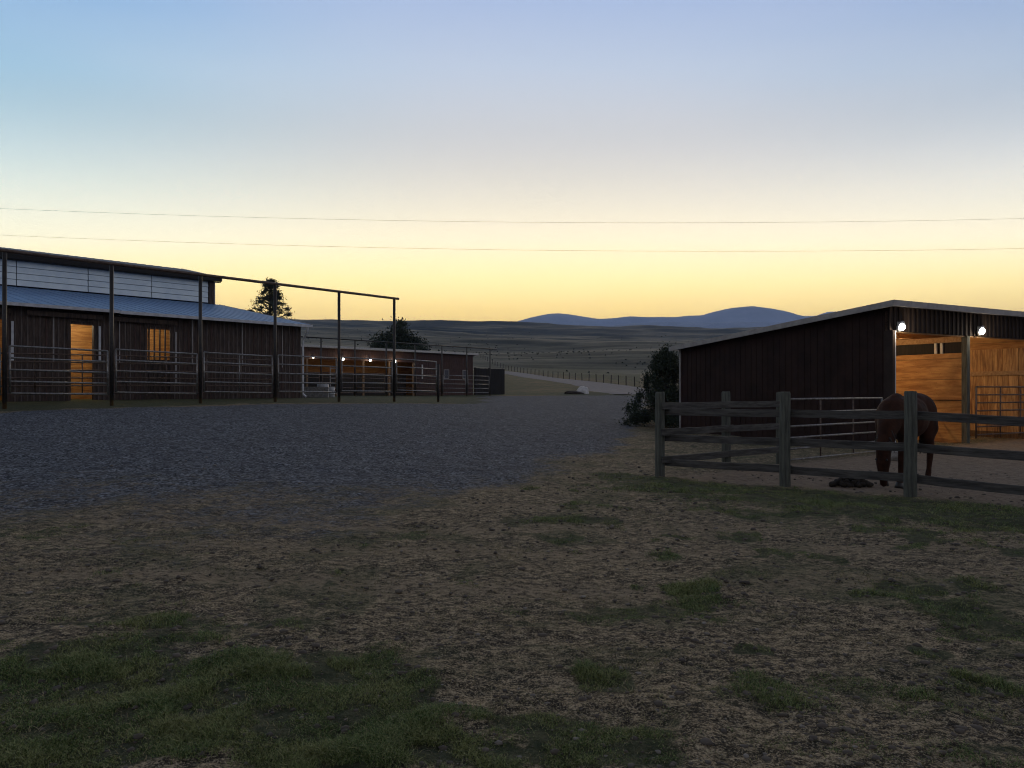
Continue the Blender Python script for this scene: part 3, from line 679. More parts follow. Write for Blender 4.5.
# ---------------------------------------------------------------- far shed
shed = empty('far_shed', (-3.48, 66, 1.1), BR, label='low open fronted shed with pale roof edge and lit bays behind the pipe pens', cat='shed')
SH = 3.72
MB().prism([(.3, -.3, SH), (.3, 6.5, SH-.7), (.3, 6.5, SH-.82), (.3, -.3, SH-.12)], (-24.6, 0, 0)).build('roof', M['roof_dark'], shed)
MB().box(-24.3, .32, -.36, -.302, SH-.13, SH+.04).build('roof_edge_trim', M['white_trim'], shed)
wl = MB(); x = 0; rng = random.Random(9)
while x > -6.8:
    wl.box(x-.2+.004, x-.004, -.0+rng.random()*.008, .04, -.3, SH-.15); x -= .2
wl.build('front_wall', M['red_board'], shed)
hd = MB(); x = -6.82
while x > -24:
    hd.box(x-.2+.004, x-.004, 0+rng.random()*.008, .04, 2.75, SH-.15); x -= .2
hd.build('header_boards', M['red_board'], shed)
MB().box(-24, -.0, 3.6, 3.7, -.3, 2.95).box(-.1, 0, .05, 3.6, -.3, 3.2).build('back_wall', M['plywood'], shed)
sb = MB(); x = -7.0
while x > -23.9:
    sb.box(x-.2+.004, x-.004, .75+rng.random()*.01, .8, -.3, 1.72+rng.random()*.02); x -= .2
sb.build('stall_front_boards', M['black_board'], shed)
for x in (-6.9, -9.35, -11.85, -14.3, -16.8, -19.3):
    MB().box(x-.07, x+.07, -.12, -.005, -.3, 2.74).build('post', M['stud_wood'], shed)
for x in (-5.9,): MB().box(x-.06, x+.06, -.06, -.005, 1.4, 2.6).build('lamp_glint_strip', M['white_trim'], shed)  # pale strip stands in for a lamp's reflection on the wall
for x in (-3.2, -1.0):
    wn = MB().box(x-.30, x-.24, -.05, -.005, 1.45, 2.25).box(x+.24, x+.30, -.05, -.005, 1.45, 2.25).box(x-.24, x+.24, -.05, -.005, 2.19, 2.25).box(x-.24, x+.24, -.05, -.005, 1.45, 1.5).build('window_frame', M['grey_trim'], shed)
    MB().box(x-.24, x+.24, -.02, -.006, 1.5, 2.19).build('pane', M['roof_dark'], wn)
for x, lab in ((-13.75, 'leftmost of the three bright lamps on the far shed front'), (-11.25, 'middle one of the three bright lamps on the far shed front'), (-8.75, 'rightmost of the three bright lamps on the far shed front')):
    lamp('wall_lamp', loc(shed, (x, -.13, 2.8)), lab, (1, .68, .38), 16, group='lamps on the far shed', hang=False, rz=BR, br=.09)
lamp('wall_lamp', loc(shed, (-16.3, -.13, 2.85)), 'small dim lamp at the far shed beside the barn downspout', (1, .68, .38), 4, hang=False, rz=BR, br=.06)
wbk = empty('windbreak_wall', loc(shed, (.1, -.2, 0)), BR, label='low black board windbreak wall past the right end of the far shed', cat='windbreak')
bm_ = MB(); x = 0
while x < 3.7: bm_.box(x+.004, x+.196, 0+rng.random()*.01, .05, -.4, 2.42+rng.random()*.03); x += .2
bm_.build('boards', M['black_board'], wbk)
for x in (.1, 1.9, 3.72): MB().box(x-.07, x+.07, .052, .2, -.4, 2.5).build('post', M['grey_trim'] if x > 3.5 else M['black_board'], wbk)

# odds and ends by the barn corner
def barrel(u, v, zd, label, r=.28, h=.8, mat='plastic_white'):
    p = P(u, v, zd); b0 = hz(p.x, p.y); o = empty('barrel', (p.x, p.y, b0), 0, label=label, cat='barrel')
    MB().tube([(0, 0, 0), (0, 0, .05), (0, 0, h*.33), (0, 0, h*.34), (0, 0, h*.36), (0, 0, h*.66), (0, 0, h*.68), (0, 0, h*.7), (0, 0, h)], [r*.95, r, r, r*1.05, r, r, r*1.05, r, r*.95], 18).build('drum', M[mat], o, True)
    MB().tube([(0, 0, h), (0, 0, h+.03)], r*.97, 18).build('rim', M['galv'], o)
barrel(323, 390, 38.5, 'pale drum behind the rails just right of the barn downspout', .30, .75)
barrel(331, 390, 39.5, 'smaller pale drum right of the drum by the barn downspout', .2, .55)
tro = P(314, 391, 38); tro = empty('water_trough', (tro.x, tro.y, hz(tro.x, tro.y)), .5, label='low grey water trough beside the pale drums at the barn corner', cat='trough')
MB().prism([(-.6, -.3, 0), (-.65, -.35, .55), (.65, -.35, .55), (.6, -.3, 0)], (0, .06, 0)).prism([(-.6, .24, 0), (-.65, .29, .55), (.65, .29, .55), (.6, .24, 0)], (0, .06, 0)).box(-.65, -.6, -.29, .29, 0, .55).box(.6, .65, -.29, .29, 0, .55).box(-.6, .6, -.24, .24, .05, .1).build('tank', M['galv'], tro)
sg = P(334, 390, 40); sg = empty('ladder', (sg.x, sg.y, hz(sg.x, sg.y)), .4, label='pale ladder standing against the pens left of the second tall pipe post', cat='ladder')
for x in (-.195, .195): MB().box(x-.025, x+.025, -.03, .03, 0, 1.7).build('side_rail', M['grey_trim'], sg)
for k in range(6): MB().box(-.17, .17, -.02, .02, .2+k*.27, .24+k*.27).build('rung', M['grey_trim'], sg)

# ---------------------------------------------------------------- horse shelter on the right
SR = math.atan2(1, 1.85)
hs = empty('horse_shelter', (9.93, 19.5, 0), SR, label='dark metal sided horse shelter with open lit wooden bays on the right', cat='stable')
FH, BH, DP, BAY = 3.80, 3.06, 8.1, 3.55; LN = BAY*4
rz_ = lambda y: FH+(BH-FH)*y/DP
# ribbed end wall
ew = MB(); y = 0.
while y < DP-.01:
    y1 = min(y+.23, DP)
    ew.prism([(0, y, -.2), (0, y1-.06, -.2), (0, y1-.06, rz_(y1-.06)-.06), (0, y, rz_(y)-.06)], (.03, 0, 0))
    ew.prism([(-.010, y1-.055, -.2), (-.010, y1-.005, -.2), (-.010, y1-.005, rz_(y1)-.07), (-.010, y1-.055, rz_(y1)-.07)], (.03, 0, 0))
    y = y1
ew.build('end_wall', M['brown_metal'], hs)
MB().prism([(.035, 0.05, -.2), (.035, DP-.05, -.2), (.035, DP-.05, rz_(DP)-.1), (.035, .05, rz_(0)-.1)], (.05, 0, 0)).build('end_wall_lining', M['ply_boards'], hs)
MB().box(0, LN, DP-.06, DP, -.2, BH-.05).build('back_wall', M['ply_boards'], hs)
MB().box(-.04, .06, DP-.02, DP+.05, -.2, BH-.05).build('corner_trim', M['grey_trim'], hs)
MB().prism([(-.25, -.3, FH+.03), (-.25, DP+.3, BH-.0), (-.25, DP+.3, BH-.08), (-.25, -.3, FH-.05)], (LN+.5, 0, 0)).build('roof', M['roof_dark'], hs)
MB().box(-.27, LN+.27, -.345, -.302, FH-.10, FH+.055).build('roof_edge_trim', M['grey_trim'], hs)
MB().prism([(-.295, -.345, FH-.10), (-.295, -.345, FH+.055), (-.295, DP+.32, BH+.03), (-.295, DP+.32, BH-.125)], (.043, 0, 0)).build('rake_trim', M['grey_trim'], hs)
hd = MB(); x = 0.
while x < LN:
    hd.box(x, x+.14, -.03, .02, FH-.72, FH-.06); hd.box(x+.14, x+.20, -.065, -.03, FH-.72, FH-.06); x += .2
hd.build('header', M['batten_metal'], hs)
MB().box(0, LN, .03, .1, FH-.75, FH-.2).build('header_beam', M['beam_wood'], hs)
for k in range(5):
    x = k*BAY
    MB().box(x-.075 if k else -.002, x+.075 if k else .10, -.02 if k else -.11, .14, -.3, FH-.70).build('post', M['post_wood'] if k else M['batten_metal'], hs, bevel=.008)
MB().box(.102, .135, -.112, -.03, -.3, FH-.71).build('corner_trim', M['gutter'], hs)
for y in (.9, 1.9, 2.9, 3.9, 4.9, 5.9, 6.9):
    MB().box(.1, LN, y, y+.045, rz_(y)-.30, rz_(y)-.10).build('purlin', M['beam_wood'], hs)
MB().prism([(.1, .1, rz_(.1)-.07), (.1, DP-.1, rz_(DP-.1)-.07), (.1, DP-.1, rz_(DP-.1)-.085), (.1, .1, rz_(.1)-.085)], (LN-.2, 0, 0)).build('roof_lining', M['plywood'], hs)
# plywood partition at the first post, board partitions beyond
MB().box(BAY-.02, BAY+.02, .16, DP-.1, -.2, 2.60).build('plywood_partition', M['plywood'], hs)
MB().box(BAY-.05, BAY+.04, .16, DP-.1, 2.92, 3.08).build('partition_beam', M['beam_wood'], hs)
MB().box(BAY+.021, BAY+.04, .16, DP-.1, 2.58, 2.918).build('gap_dark_board', M['black_board'], hs)  # black board added to stand in for the darkness of the open gap
for y in (.72, .9, 3.1): MB().box(BAY-.03, BAY+.019, y, y+.07, 2.602, 2.918).build('stud', M['white_trim'], hs)
MB().box(BAY-.045, BAY-.021, .16, DP-.1, 1.22, 1.24).build('partition_strip', M['dark_pipe'], hs)
for k in (2, 3, 4):
    pb = MB(); y = .16; r2 = random.Random(k)
    while y < DP-.2:
        pb.box(k*BAY-.03+r2.random()*.012, k*BAY+.02, y, y+.15, -.2, 2.85); y += .158
    pb.build('board_partition', M['ply_boards'], hs)
    MB().box(k*BAY-.075, k*BAY-.031, .16, DP-.1, 2.0, 2.14).build('girt', M['beam_wood'], hs)
    MB().box(k*BAY-.02, k*BAY+.02, .16, DP-.1, 2.851, 3.35 if k < 9 else 3).build('upper_panel', M['plywood'], hs)
# stall front panels
def stall_front(x0, x1, n, z0, z1, mat, mid, y=-.16):
    mb = MB()
    for k in range(n): z = z0+(z1-z0)*k/(n-1); mb.tube([(x0, y, z), (x1, y, z)], .021, 8)
    for x in [x0, x1]+mid: mb.tube([(x, y, z0-.1), (x, y, z1)], .024, 8)
    mb.build('stall_gate', M[mat], hs, True)
stall_front(BAY+.12, 2*BAY-.12, 7, .25, 1.62, 'rust_pipe', [BAY+1.35, BAY+2.4])
stall_front(2*BAY+.12, 3*BAY-.12, 7, .25, 1.62, 'rust_pipe', [2*BAY+1.35])
mb = MB()
for z in (.45, .83, 1.2): mb.tube([(.5, 1.2, z), (BAY-.1, 1.2, z)], .016, 6)
mb.build('stall_gate', M['rust_pipe'], hs, True)
lamp('wall_lamp', loc(hs, (.28, -.17, 3.19)), 'bright white lamp under the eave at the near corner of the horse shelter', (1, .82, .60), 14, group='lamps on the horse shelter', hang=False, rz=SR, br=.09, dish=True)
lamp('wall_lamp', loc(hs, (BAY+.38, -.17, 3.22)), 'bright white lamp under the eave just right of the shelter post', (1, .82, .60), 14, group='lamps on the horse shelter', hang=False, rz=SR, br=.09, dish=True)
# unseen warm lamps added inside the bays to brighten the wood
lamp('ceiling_lamp', loc(hs, (1.2, 2.6, 3.12)), 'unseen warm lamp added to brighten the first bay of the horse shelter', (1, .68, .34), 170, emit_mat=M['bulb_warm'], group='lamps added inside the horse shelter')
lamp('ceiling_lamp', loc(hs, (BAY+1.0, 3.0, 3.05)), 'unseen warm lamp added to brighten the second bay of the horse shelter', (1, .68, .34), 140, emit_mat=M['bulb_warm'], group='lamps added inside the horse shelter')

# ---------------------------------------------------------------- wooden paddock fence
def round_post(mb, x, y, z0, z1, r, seed):
    q = random.Random(seed); n = 14; pr = [r*(1+(q.random()-.5)*.1) for _ in range(n)]; b = len(mb.v)
    hs_ = [z0, z0+(z1-z0)*.35, z0+(z1-z0)*.7, z1-.025, z1]
    for i, z in enumerate(hs_):
        s = (1.04, 1.0, .98, .96, .84)[i]; ox, oy = (q.random()-.5)*.01, (q.random()-.5)*.01
        for k in range(n): t = 2*math.pi*k/n; mb.v.append((x+ox+pr[k]*s*math.cos(t), y+oy+pr[k]*s*math.sin(t), z+(q.random()*.008 if i > 2 else 0)))
    for i in range(4):
        for k in range(n): mb.f.append((b+i*n+k, b+i*n+(k+1) % n, b+(i+1)*n+(k+1) % n, b+(i+1)*n+k))
    mb.f.append(tuple(b+4*n+k for k in range(n)))
def plank(mb, A, B, w_, h, seed, nseg=8):
    q = random.Random(seed); A = Vector(A); B = Vector(B); d = (B-A).normalized(); a = Vector((-d.y, d.x, 0)).normalized(); b = len(mb.v)
    for i in range(nseg+1):
        o = A+(B-A)*i/nseg+Vector((0, 0, (q.random()-.5)*.005-.006*math.sin(math.pi*i/nseg)))+a*(q.random()-.5)*.008
        for sa, sb in ((-1, -1), (1, -1), (1, 1), (-1, 1)): mb.v.append(tuple(o+a*sa*w_/2+Vector((0, 0, sb*h/2*(1+(q.random()-.5)*.04)))))
    for i in range(nseg):
        for k in range(4): mb.f.append((b+i*4+k, b+i*4+(k+1) % 4, b+(i+1)*4+(k+1) % 4, b+(i+1)*4+k))
    e = b+nseg*4; mb.f += [(b+3, b+2, b+1, b), (e, e+1, e+2, e+3)]
def rail_fence(name, label, plist, side, hs_=(1.13, .68, .25), htop=1.47, r=.085, h=.12, off=.11, skip=()):
    o = Vector((plist[0][0], plist[0][1], 0)); root = empty(name, o, 0, label=label, cat='fence')
    for i, p in enumerate(plist):
        if i in skip: continue
        z = hz(*p); mb = MB(); round_post(mb, 0, 0, -.45, htop, r, i+len(name)); q = mb.build('post', M['post_wood'], root, True); q.location = (p[0]-o.x, p[1]-o.y, z)
    for i in range(len(plist)-1):
        A = Vector((*plist[i], hz(*plist[i])))-o; B = Vector((*plist[i+1], hz(*plist[i+1])))-o; d = (B-A).normalized(); n = Vector((-d.y, d.x, 0))*side*off
        for k, z in enumerate(hs_):
            mb = MB(); q = random.Random(i*7+k+len(name)); plank(mb, A+n-d*.07+Vector((0, 0, z+(q.random()-.5)*.02)), B+n+d*.07+Vector((0, 0, z+(q.random()-.5)*.02)), .042, h, i*9+k)
            mb.build('rail', M['rail_wood'], root, bevel=.004)
    return root
rail_fence('wooden_fence', 'weathered wooden post and plank fence facing the camera in front of the horse', [FA, FB, FC_, FD, (8.2, 7.75)], 1)
rail_fence('side_fence', 'weathered wooden plank fence running back from the corner post towards the metal gate', [(FA[0]+.0, FA[1]), (4.07, 14.08), (5.53, 15.25)], -1, hs_=(1.23, .78, .30), skip=(0,))
# metal gate between the side fence and the shelter
ga = empty('metal_gate', (5.7, 15.35, 0), 0, label='pale galvanised six rail pipe gate behind the wooden fence', cat='gate')
A = Vector((5.66, 15.33, 0)); B = Vector((8.95, 17.9, 0)); d = (B-A); mb = MB(); q = lambda t, z: tuple(A+d*t+Vector((0, 0, z))-Vector(ga.location))
for z in (.06, .29, .52, .76, 1.05, 1.33): mb.tube([q(0, z), q(1, z)], .022, 8)
for t in (0, 1): mb.tube([q(t, .06), q(t, 1.33)], .026, 8)
mb.build('rails', M['galv'], ga, True)
mb = MB().tube([q(.33, .06), q(.33, 1.33)], .018, 8).tube([q(.67, .06), q(.67, 1.33)], .018, 8); mb.build('braces', M['rust_pipe'], ga, True)

# ---------------------------------------------------------------- horse
horse = empty('horse', (6.33, 11.95, 0), math.atan2(-.69, -.72), label='dark bay horse grazing with its head down behind the wooden fence', cat='horse')
def capsule(mb, a, ra, b, rb, n=5):
    a = Vector(a); b = Vector(b)
    for i in range(n+1):
        t = i/n; mb.ball(a.lerp(b, t), ra+(rb-ra)*t, 14, 9)
hb_ = MB()
def ellip(c, r): hb_.ball(c, r, 18, 12)
ellip((-.60, 0, 1.14), (.36, .30, .33)); ellip((-.05, 0, 1.05), (.62, .32, .34)); ellip((.42, 0, 1.08), (.34, .27, .34)); ellip((.34, 0, 1.30), (.26, .11, .17)); ellip((-.2, 0, 1.16), (.5, .26, .26)); ellip((-.45, 0, 1.30), (.3, .2, .17))
for s in (1, -1):
    ellip((-.60, .15*s, 1.0), (.26, .16, .32)); ellip((.45, .15*s, .98), (.19, .12, .26))
    st_ = .12 if s > 0 else -.10
    capsule(hb_, (-.60, .17*s, .90), .16, (-.56+st_*.3, .18*s, .76), .115)
    capsule(hb_, (-.56+st_*.3, .18*s, .76), .11, (-.80+st_*.6, .17*s, .53), .062, 7)
    capsule(hb_, (-.80+st_*.6, .17*s, .53), .06, (-.76+st_, .17*s, .17), .042, 8)
    capsule(hb_, (-.76+st_, .17*s, .17), .048, (-.71+st_, .17*s, .07), .05, 3)
    f = .16 if s > 0 else -.08
    capsule(hb_, (.45, .16*s, .86), .10, (.45+f*.4, .16*s, .66), .078)
    capsule(hb_, (.45+f*.4, .16*s, .66), .075, (.46+f*.75, .155*s, .44), .056, 5)
    capsule(hb_, (.46+f*.75, .155*s, .44), .055, (.45+f, .15*s, .16), .04, 7)
    capsule(hb_, (.45+f, .15*s, .16), .046, (.49+f, .15*s, .07), .05, 3)
capsule(hb_, (.50, 0, 1.18), .22, (.80, .03, .93), .155, 6)
capsule(hb_, (.80, .03, .93), .155, (1.04, .06, .62), .115, 6)
ellip((.56, 0, 1.05), (.24, .19, .26))
capsule(hb_, (1.05, .06, .60), .105, (1.09, .07, .43), .105, 4)
capsule(hb_, (1.10, .07, .42), .10, (1.08, .07, .17), .062, 6)
ellip((1.065, .07, .12), (.062, .056, .07)); ellip((1.0, .07, .47), (.09, .06, .11))
body = hb_.build('body', M['horse'], horse, True)
rm = body.modifiers.new('r', 'REMESH'); rm.mode = 'VOXEL'; rm.voxel_size = .018; rm.use_smooth_shade = True
sm = body.modifiers.new('s', 'SMOOTH'); sm.factor = .6; sm.iterations = 7
for s in (1, -1):
    MB().tube([(1.07, .07+.055*s, .64), (1.09, .07+.075*s, .70), (1.11, .07+.07*s, .76)], [.03, .032, .006], 8).build('ear', M['horse'], horse, True)
    MB().ball((1.16, .07+.075*s, .47), .018).build('eye', M['mane'], horse, True)
    st_ = .12 if s > 0 else -.10; f = .16 if s > 0 else -.08
    for hx, hy in ((-.70+st_, .17*s), (.50+f, .15*s)):
        MB().tube([(hx+.01, hy, 0), (hx, hy, .04), (hx-.015, hy, .085)], [.068, .06, .05], 14).build('hoof', M['hoof'], horse, True)
tl = np.random.default_rng(5); mb = MB()
for k in range(70):
    a_ = tl.random()*6.28; rr0 = tl.random()*.035; e = .03+tl.random()*.07
    x0, y0 = -.93+rr0*math.cos(a_), rr0*math.sin(a_); x1, y1 = -1.0+e*math.cos(a_)*.6, e*math.sin(a_)
    mb.tube([(x0, y0, 1.20), (x0-.06, y0*1.5, 1.08), (x1, y1, .8), (x1+.02, y1*1.1, .42+tl.random()*.18)], [.016, .013, .011, .003], 5)
mb.build('tail', M['mane'], horse, True)
mb = MB()
for k in range(90):
    t = tl.random(); c = Vector((.40, 0, 1.42)).lerp(Vector((1.03, .06, .76)), t)+Vector((.03*math.sin(math.pi*t), 0, .03*math.sin(math.pi*t))); sd = -1 if tl.random() < .8 else 1
    mb.tube([c, c+Vector((.03, sd*.09, -.02)), c+Vector((.02, sd*(.13+.04*tl.random()), -.16-.1*tl.random()))], [.012, .011, .003], 5)
mb.build('mane', M['mane'], horse, True)

# dung heap, feed rock
def lump(name, label, cat, p, r, mat, seed, z=None):
    o = empty(name, (p[0], p[1], hz(*p) if z is None else z), 0, label=label, cat=cat)
    q = np.random.default_rng(seed); bm = bmesh.new(); bmesh.ops.create_icosphere(bm, subdivisions=4, radius=1)
    for v_ in bm.verts:
        n = float(fbm(np.array([v_.co.x*1.7+seed]), np.array([v_.co.y*1.7+v_.co.z*1.3]), seed)[0]); k = .6+.8*n
        v_.co = Vector((v_.co.x*r[0]*k, v_.co.y*r[1]*k, max(v_.co.z*r[2]*k, -.08)))
    me = bpy.data.meshes.new(name+'_mesh'); bm.to_mesh(me); bm.free(); me.materials.append(mat)
    me.polygons.foreach_set('use_smooth', [True]*len(me.polygons))
    b = bpy.data.objects.new('pile' if 'pile' in name else 'boulder', me); C.objects.link(b); b.parent = o
    return o
pl = empty('manure_pile', (5.33, 11.62, hz(5.33, 11.62)), 0, label='dark heap of manure on the paddock dirt left of the horse', cat='manure'); mb = MB(); q = random.Random(2)
for k in range(170):
    a_ = q.random()*6.28; rr0 = q.random()**.7*.26; mb.ball((rr0*math.cos(a_)*1.25, rr0*math.sin(a_)*.8, .01+.17*q.random()*(1-rr0/.26)+.01), .02+.022*q.random(), 8, 6)
mb.build('heap', M['dung'], pl, True)
lump('rock', 'tan rounded rock on the paddock dirt behind the legs of the horse', 'rock', (8.3, 16.0), (.28, .24, .22), M['stone'], 4)
lump('rock', 'white topped boulder at the edge of the gravel where the road bends away', 'rock', ((583-512)/F*70, 70), (.62, .5, .62), M['pale_stone'], 8)
lump('rock', 'dark low lump standing in for the shadow of the white topped boulder by the road', 'rock', ((574-512)/F*69, 69), (.9, .5, .3), M['dung'], 12)  # dark lump added as the shadow of the white boulder

# ---------------------------------------------------------------- wire fence beyond the road
wf = empty('wire_fence', ((600-512)/F*122, 122, 0), 0, label='wire fence on thin wooden posts running along the far side of the road', cat='fence'); wo_ = Vector(wf.location)
line = catmull([np.array(((u-512)/F*z, z)) for u, z in [(668, 88), (636, 101), (602, 121), (560, 150), (526, 185), (503, 220), (480, 262)]], 60)
seg = np.r_[0, np.cumsum(np.linalg.norm(np.diff(line, axis=0), axis=1))]; tot = seg[-1]
pos = np.arange(0, tot, 4.6); fx = np.interp(pos, seg, line[:, 0]); fy = np.interp(pos, seg, line[:, 1]); tops = []
q = random.Random(8)
pm = MB().tube([(0, 0, -.3), (0, 0, 1.35)], .075, 7).build('post', M['bark'], wf)
for i, (x, y) in enumerate(zip(fx, fy)):
    o = pm if i == 0 else pm.copy()
    if i: C.objects.link(o); o.parent = wf
    z = hz(x, y); o.location = (x-wo_.x, y-wo_.y, z); o.rotation_euler = ((q.random()-.5)*.1, (q.random()-.5)*.1, 0); tops.append((x-wo_.x, y-wo_.y, z))
for h in (.45, .85, 1.2): MB().tube([(x, y, z+h) for x, y, z in tops], .012, 4).build('wire', M['wire'], wf)

# ---------------------------------------------------------------- power lines
for vs, lab in (((208.5, 222.5, 218.5), 'upper thin power line sagging across the whole sky'), ((235, 250.5, 248.5), 'lower thin power line sagging across the whole sky')):
    cf = np.polyfit([0, 560, 1024], vs, 2); zc = 52
    pts_ = [P(u, np.polyval(cf, u), zc) for u in np.linspace(-900, 1900, 60)]
    o = MB().tube(pts_, .0078, 5).build('power_line', M['wire']); tag(o, lab, 'power line', 'power lines across the sky')

# ---------------------------------------------------------------- trees and shrubs
rg = np.random.default_rng(11)
# open crowned tree behind the barn
zb = 80.; bx = (270-512)/F*zb; cl_ = []
H_ = EYE+(HV-279)/F*zb-hz(bx, zb)
prof_t = [0, .12, .3, .5, .62, .72, .85, 1]; prof_w = [1.2, 1.9, 2.0, 1.75, 1.2, .75, .75, .3]
for k in range(150):
    t = rg.random(); z = H_*(.50+.49*t); a_ = rg.random()*6.28; w_ = np.interp(t, prof_t, prof_w)*(.3+1.0*rg.random()**.6)
    q_ = .22+.28*rg.random(); cl_.append(((w_*math.cos(a_), w_*math.sin(a_), z), (q_*1.35, q_*1.35, q_*.75)))
tree('pine_tree', 'open crowned dark tree rising behind the right end of the long barn', 'tree', (bx, zb, hz(bx, zb)), H_, cl_, 150, .085, M['leaf_mid'], 2, .2)
# broad tree behind far shed
zb = 92.; bx = (400-512)/F*zb; cl_ = []; hg = hz(bx, zb); H_ = EYE+(HV-319)/F*zb-hg
for k in range(60):
    a_ = rg.random()*6.28; t = rg.random(); rr0 = 3.3*rg.random()**.6; z = H_*(.38+.52*t*(1-(rr0/4.2)**2)); cl_.append(((rr0*math.cos(a_), rr0*math.sin(a_), z), (.9+.5*rg.random(), .9+.5*rg.random(), .7+.4*rg.random())))
cl_.append(((.2, 0, H_*.93), (.6, .6, .6)))
tree('broad_tree', 'dark round crowned tree rising behind the roof of the far shed', 'tree', (bx, zb, hg), H_, cl_, 420, .17, M['leaf_dark'], 3, .3)
for (u, zd, vt, w_, lab, sd) in [(304, 78, 333, 1.7, 'dark shrub in the gap between the long barn and the far shed', 5), (352, 96, 337, 1.6, 'low shrub left of the broad tree behind the far shed', 6)]:
    bx = (u-512)/F*zd; hg = hz(bx, zd); H_ = EYE+(HV-vt)/F*zd-hg; cl_ = []
    for k in range(26):
        a_ = rg.random()*6.28; rr0 = w_*rg.random()**.5; cl_.append(((rr0*math.cos(a_), rr0*math.sin(a_), H_*(.12+.75*rg.random()*(1-(rr0/w_/1.25)**2))), (.7, .7, .6)))
    tree('shrub', lab, 'shrub', (bx, zd, hg), H_, cl_, 260, .15, M['leaf_dark'], sd, .1)
# juniper by the shelter corner
zd = 28.3; bx = (666-512)/F*zd; hg = hz(bx, zd); H_ = EYE+(HV-350)/F*zd-hg; cl_ = []
for k in range(150):
    t = rg.random()**1.3; a_ = rg.random()*6.28; w_ = 1.75*(1-t)**.75*(.35+.75*rg.random())*(1.0 if t > .12 else .9); z = H_*(.05+.93*t)
    cl_.append(((w_*math.cos(a_), w_*math.sin(a_), z), (.17+.12*rg.random(), .17+.12*rg.random(), .16+.2*rg.random())))
tree('juniper', 'dark bushy juniper beside the back corner of the horse shelter', 'shrub', (bx, zd, hg), H_, cl_, 330, .045, M['leaf_dark'], 4, .1)

# sagebrush over the hillsides: uncountable
N = 3500; r_ = 190*np.exp(rg.random(N)*math.log(1300/190)); a_ = np.radians(-42+rg.random(N)*66); x, y = r_*np.sin(a_), r_*np.cos(a_)
keep = fbm(x/60, y/60, 71, 4) > .5; rd = np.min(np.stack([np.hypot(x-a, y-b) for a, b in road_c[::6]], 0), 0); keep &= rd > 26; x, y, r_ = x[keep], y[keep], r_[keep]; z = height(x, y)
s = (.12+.34*rg.random(len(x))**2)*(1+r_/900)
V_, T_ = leaves(np.stack([x, y, z+s*.25], 1), np.stack([s, s, s*.5], 1), 8, .34, rg, .7)
tag(arr_mesh('sagebrush', V_, T_, M['sage']), 'dark sagebrush dotted over the hillsides', 'brush', kind='stuff')

# ---------------------------------------------------------------- grass blades, stones, clods near the camera
def blades(x, y, h, wd, name, mat, label, rng, lean=.5):
    n = len(x); z = height(x, y)-.005; a = rng.random(n)*2*math.pi; dx, dy = np.cos(a), np.sin(a); b = rng.random(n)*2*math.pi; ln = lean*(.3+rng.random(n))*h
    lx, ly = np.cos(b)*ln, np.sin(b)*ln
    p0 = np.stack([x, y, z], 1); w3 = np.stack([dx*wd/2, dy*wd/2, 0*x], 1); m = p0+np.stack([lx*.3, ly*.3, h*.6], 1); t = p0+np.stack([lx, ly, h], 1)
    V = np.stack([p0-w3, p0+w3, m+w3*.8, m-w3*.8, t], 1).reshape(-1, 3); i = np.arange(n)[:, None]*5
    T = np.stack([i+np.array([[0, 1, 2]]), i+np.array([[0, 2, 3]]), i+np.array([[3, 2, 4]])], 1).reshape(-1, 3)
    return tag(arr_mesh(name, V, T, mat), label, 'grass', kind='stuff')
def sample(N, rng, umin=-80, umax=1110, vmin=455, vmax=800):
    # even over the ground area seen, denser near the camera
    r = 2.2*np.exp(rng.random(N)*math.log(16/2.2)); a = np.radians(-40+80*rng.random(N)); return r*np.sin(a), r*np.cos(a)
x, y = sample(2300000, rg); g = grass_mask(x, y); tuft = fbm(x*5.5, y*5.5, 61, 3); p = g*sstep(.40, .62, tuft+.10*g)
k = rg.random(len(x)) < p*.5; k &= pad_mask(x, y) < .3; x, y, gg = x[k], y[k], p[k]; print('blades', len(x))
dd = np.hypot(x, y); h = (.008+.026*rg.random(len(x)))*(.5+.8*gg)*np.where(dd < 6, 1, .9); h *= .6+1.1*sstep(.45, .75, fbm(x*3, y*3, 65, 2))
blades(x, y, h, .0020+.0009*dd*.6, 'grass', M['grass'], 'patchy green grass growing through the bare dirt in the foreground', rg, 1.3)
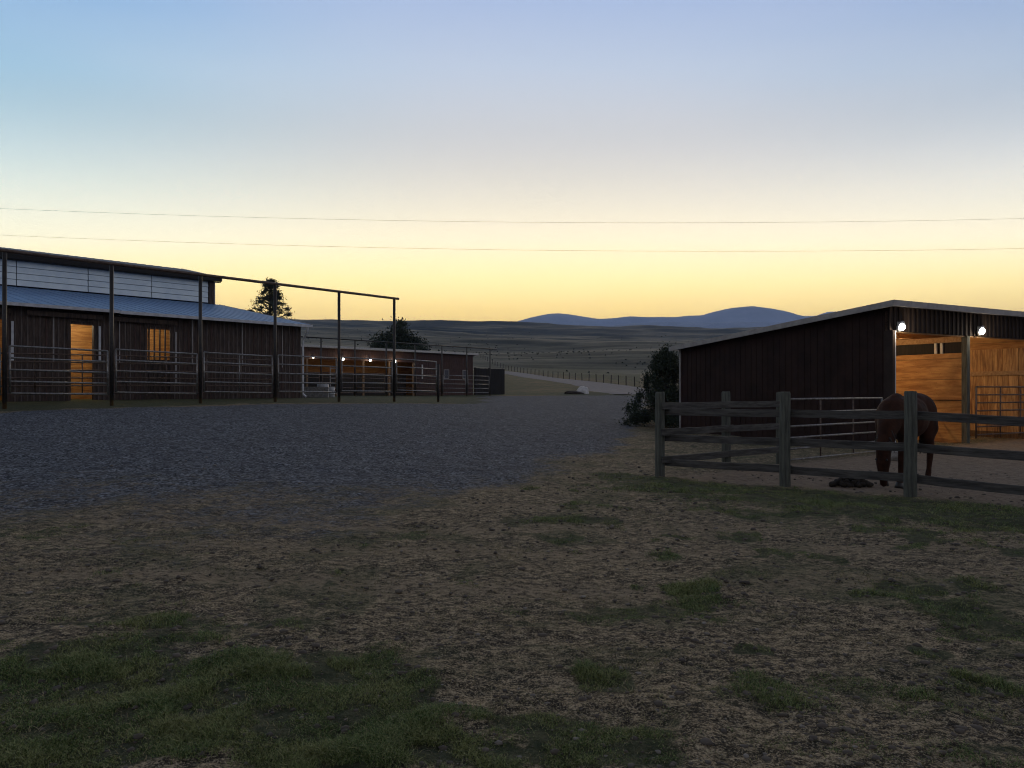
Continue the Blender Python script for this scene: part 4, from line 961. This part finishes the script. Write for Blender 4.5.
x, y = sample(260000, rg); g = grass_mask(x, y); c = fbm(x*1.7, y*1.7, 81, 4); k = (rg.random(len(x)) < (.05+.4*sstep(.5, .7, c)+.15*g)*.5) & (gravel_mask(x, y) < .4) & (pad_mask(x, y) < .3); x, y = x[k], y[k]; dd = np.hypot(x, y); print('dry', len(x))
blades(x, y, .006+.022*rg.random(len(x)), .002+.0007*dd, 'dry_grass', M['dry_grass'], 'short dry yellowed grass scattered over the bare dirt', rg, 1.8)
def stones(x, y, s, name, mat, label, cat, rng, sink=.25):
    n = len(x); t = (1+5**.5)/2
    iv = np.array([(-1, t, 0), (1, t, 0), (-1, -t, 0), (1, -t, 0), (0, -1, t), (0, 1, t), (0, -1, -t), (0, 1, -t), (t, 0, -1), (t, 0, 1), (-t, 0, -1), (-t, 0, 1)])/1.9
    it = np.array([(0, 11, 5), (0, 5, 1), (0, 1, 7), (0, 7, 10), (0, 10, 11), (1, 5, 9), (5, 11, 4), (11, 10, 2), (10, 7, 6), (7, 1, 8), (3, 9, 4), (3, 4, 2), (3, 2, 6), (3, 6, 8), (3, 8, 9), (4, 9, 5), (2, 4, 11), (6, 2, 10), (8, 6, 7), (9, 8, 1)])
    V = iv[None]*(.7+.6*rng.random((n, 12, 1)))*s[:, None, None]*np.stack([.8+.6*rng.random(n), .8+.6*rng.random(n), .4+.3*rng.random(n)], 1)[:, None]
    V = V+np.stack([x, y, height(x, y)+s*sink*.3], 1)[:, None]
    T = it[None]+np.arange(n)[:, None, None]*12
    return tag(arr_mesh(name, V.reshape(-1, 3), T.reshape(-1, 3), mat), label, cat, kind='stuff')
x, y = sample(26000, rg); k = (rg.random(len(x)) < .3+.7*sstep(.5, .65, fbm(x*1.1, y*1.1, 91, 3))) & (gravel_mask(x, y) < .25); x, y = x[k], y[k]
stones(x, y, (.003+.016*rg.random(len(x))**7)*(1+.07*np.hypot(x, y)), 'dirt_clods', simple('clod', (.12, .10, .08, 1), (.05, .042, .035, 1), .95, scale=1.5), 'small clods of dark dirt scattered over the ground', 'dirt', rg)
x, y = sample(1700, rg); stones(x, y, (.003+.012*rg.random(len(x))**6)*(1+.07*np.hypot(x, y)), 'pebbles', M['stone'], 'small pale pebbles scattered over the dirt and gravel', 'pebbles', rg)
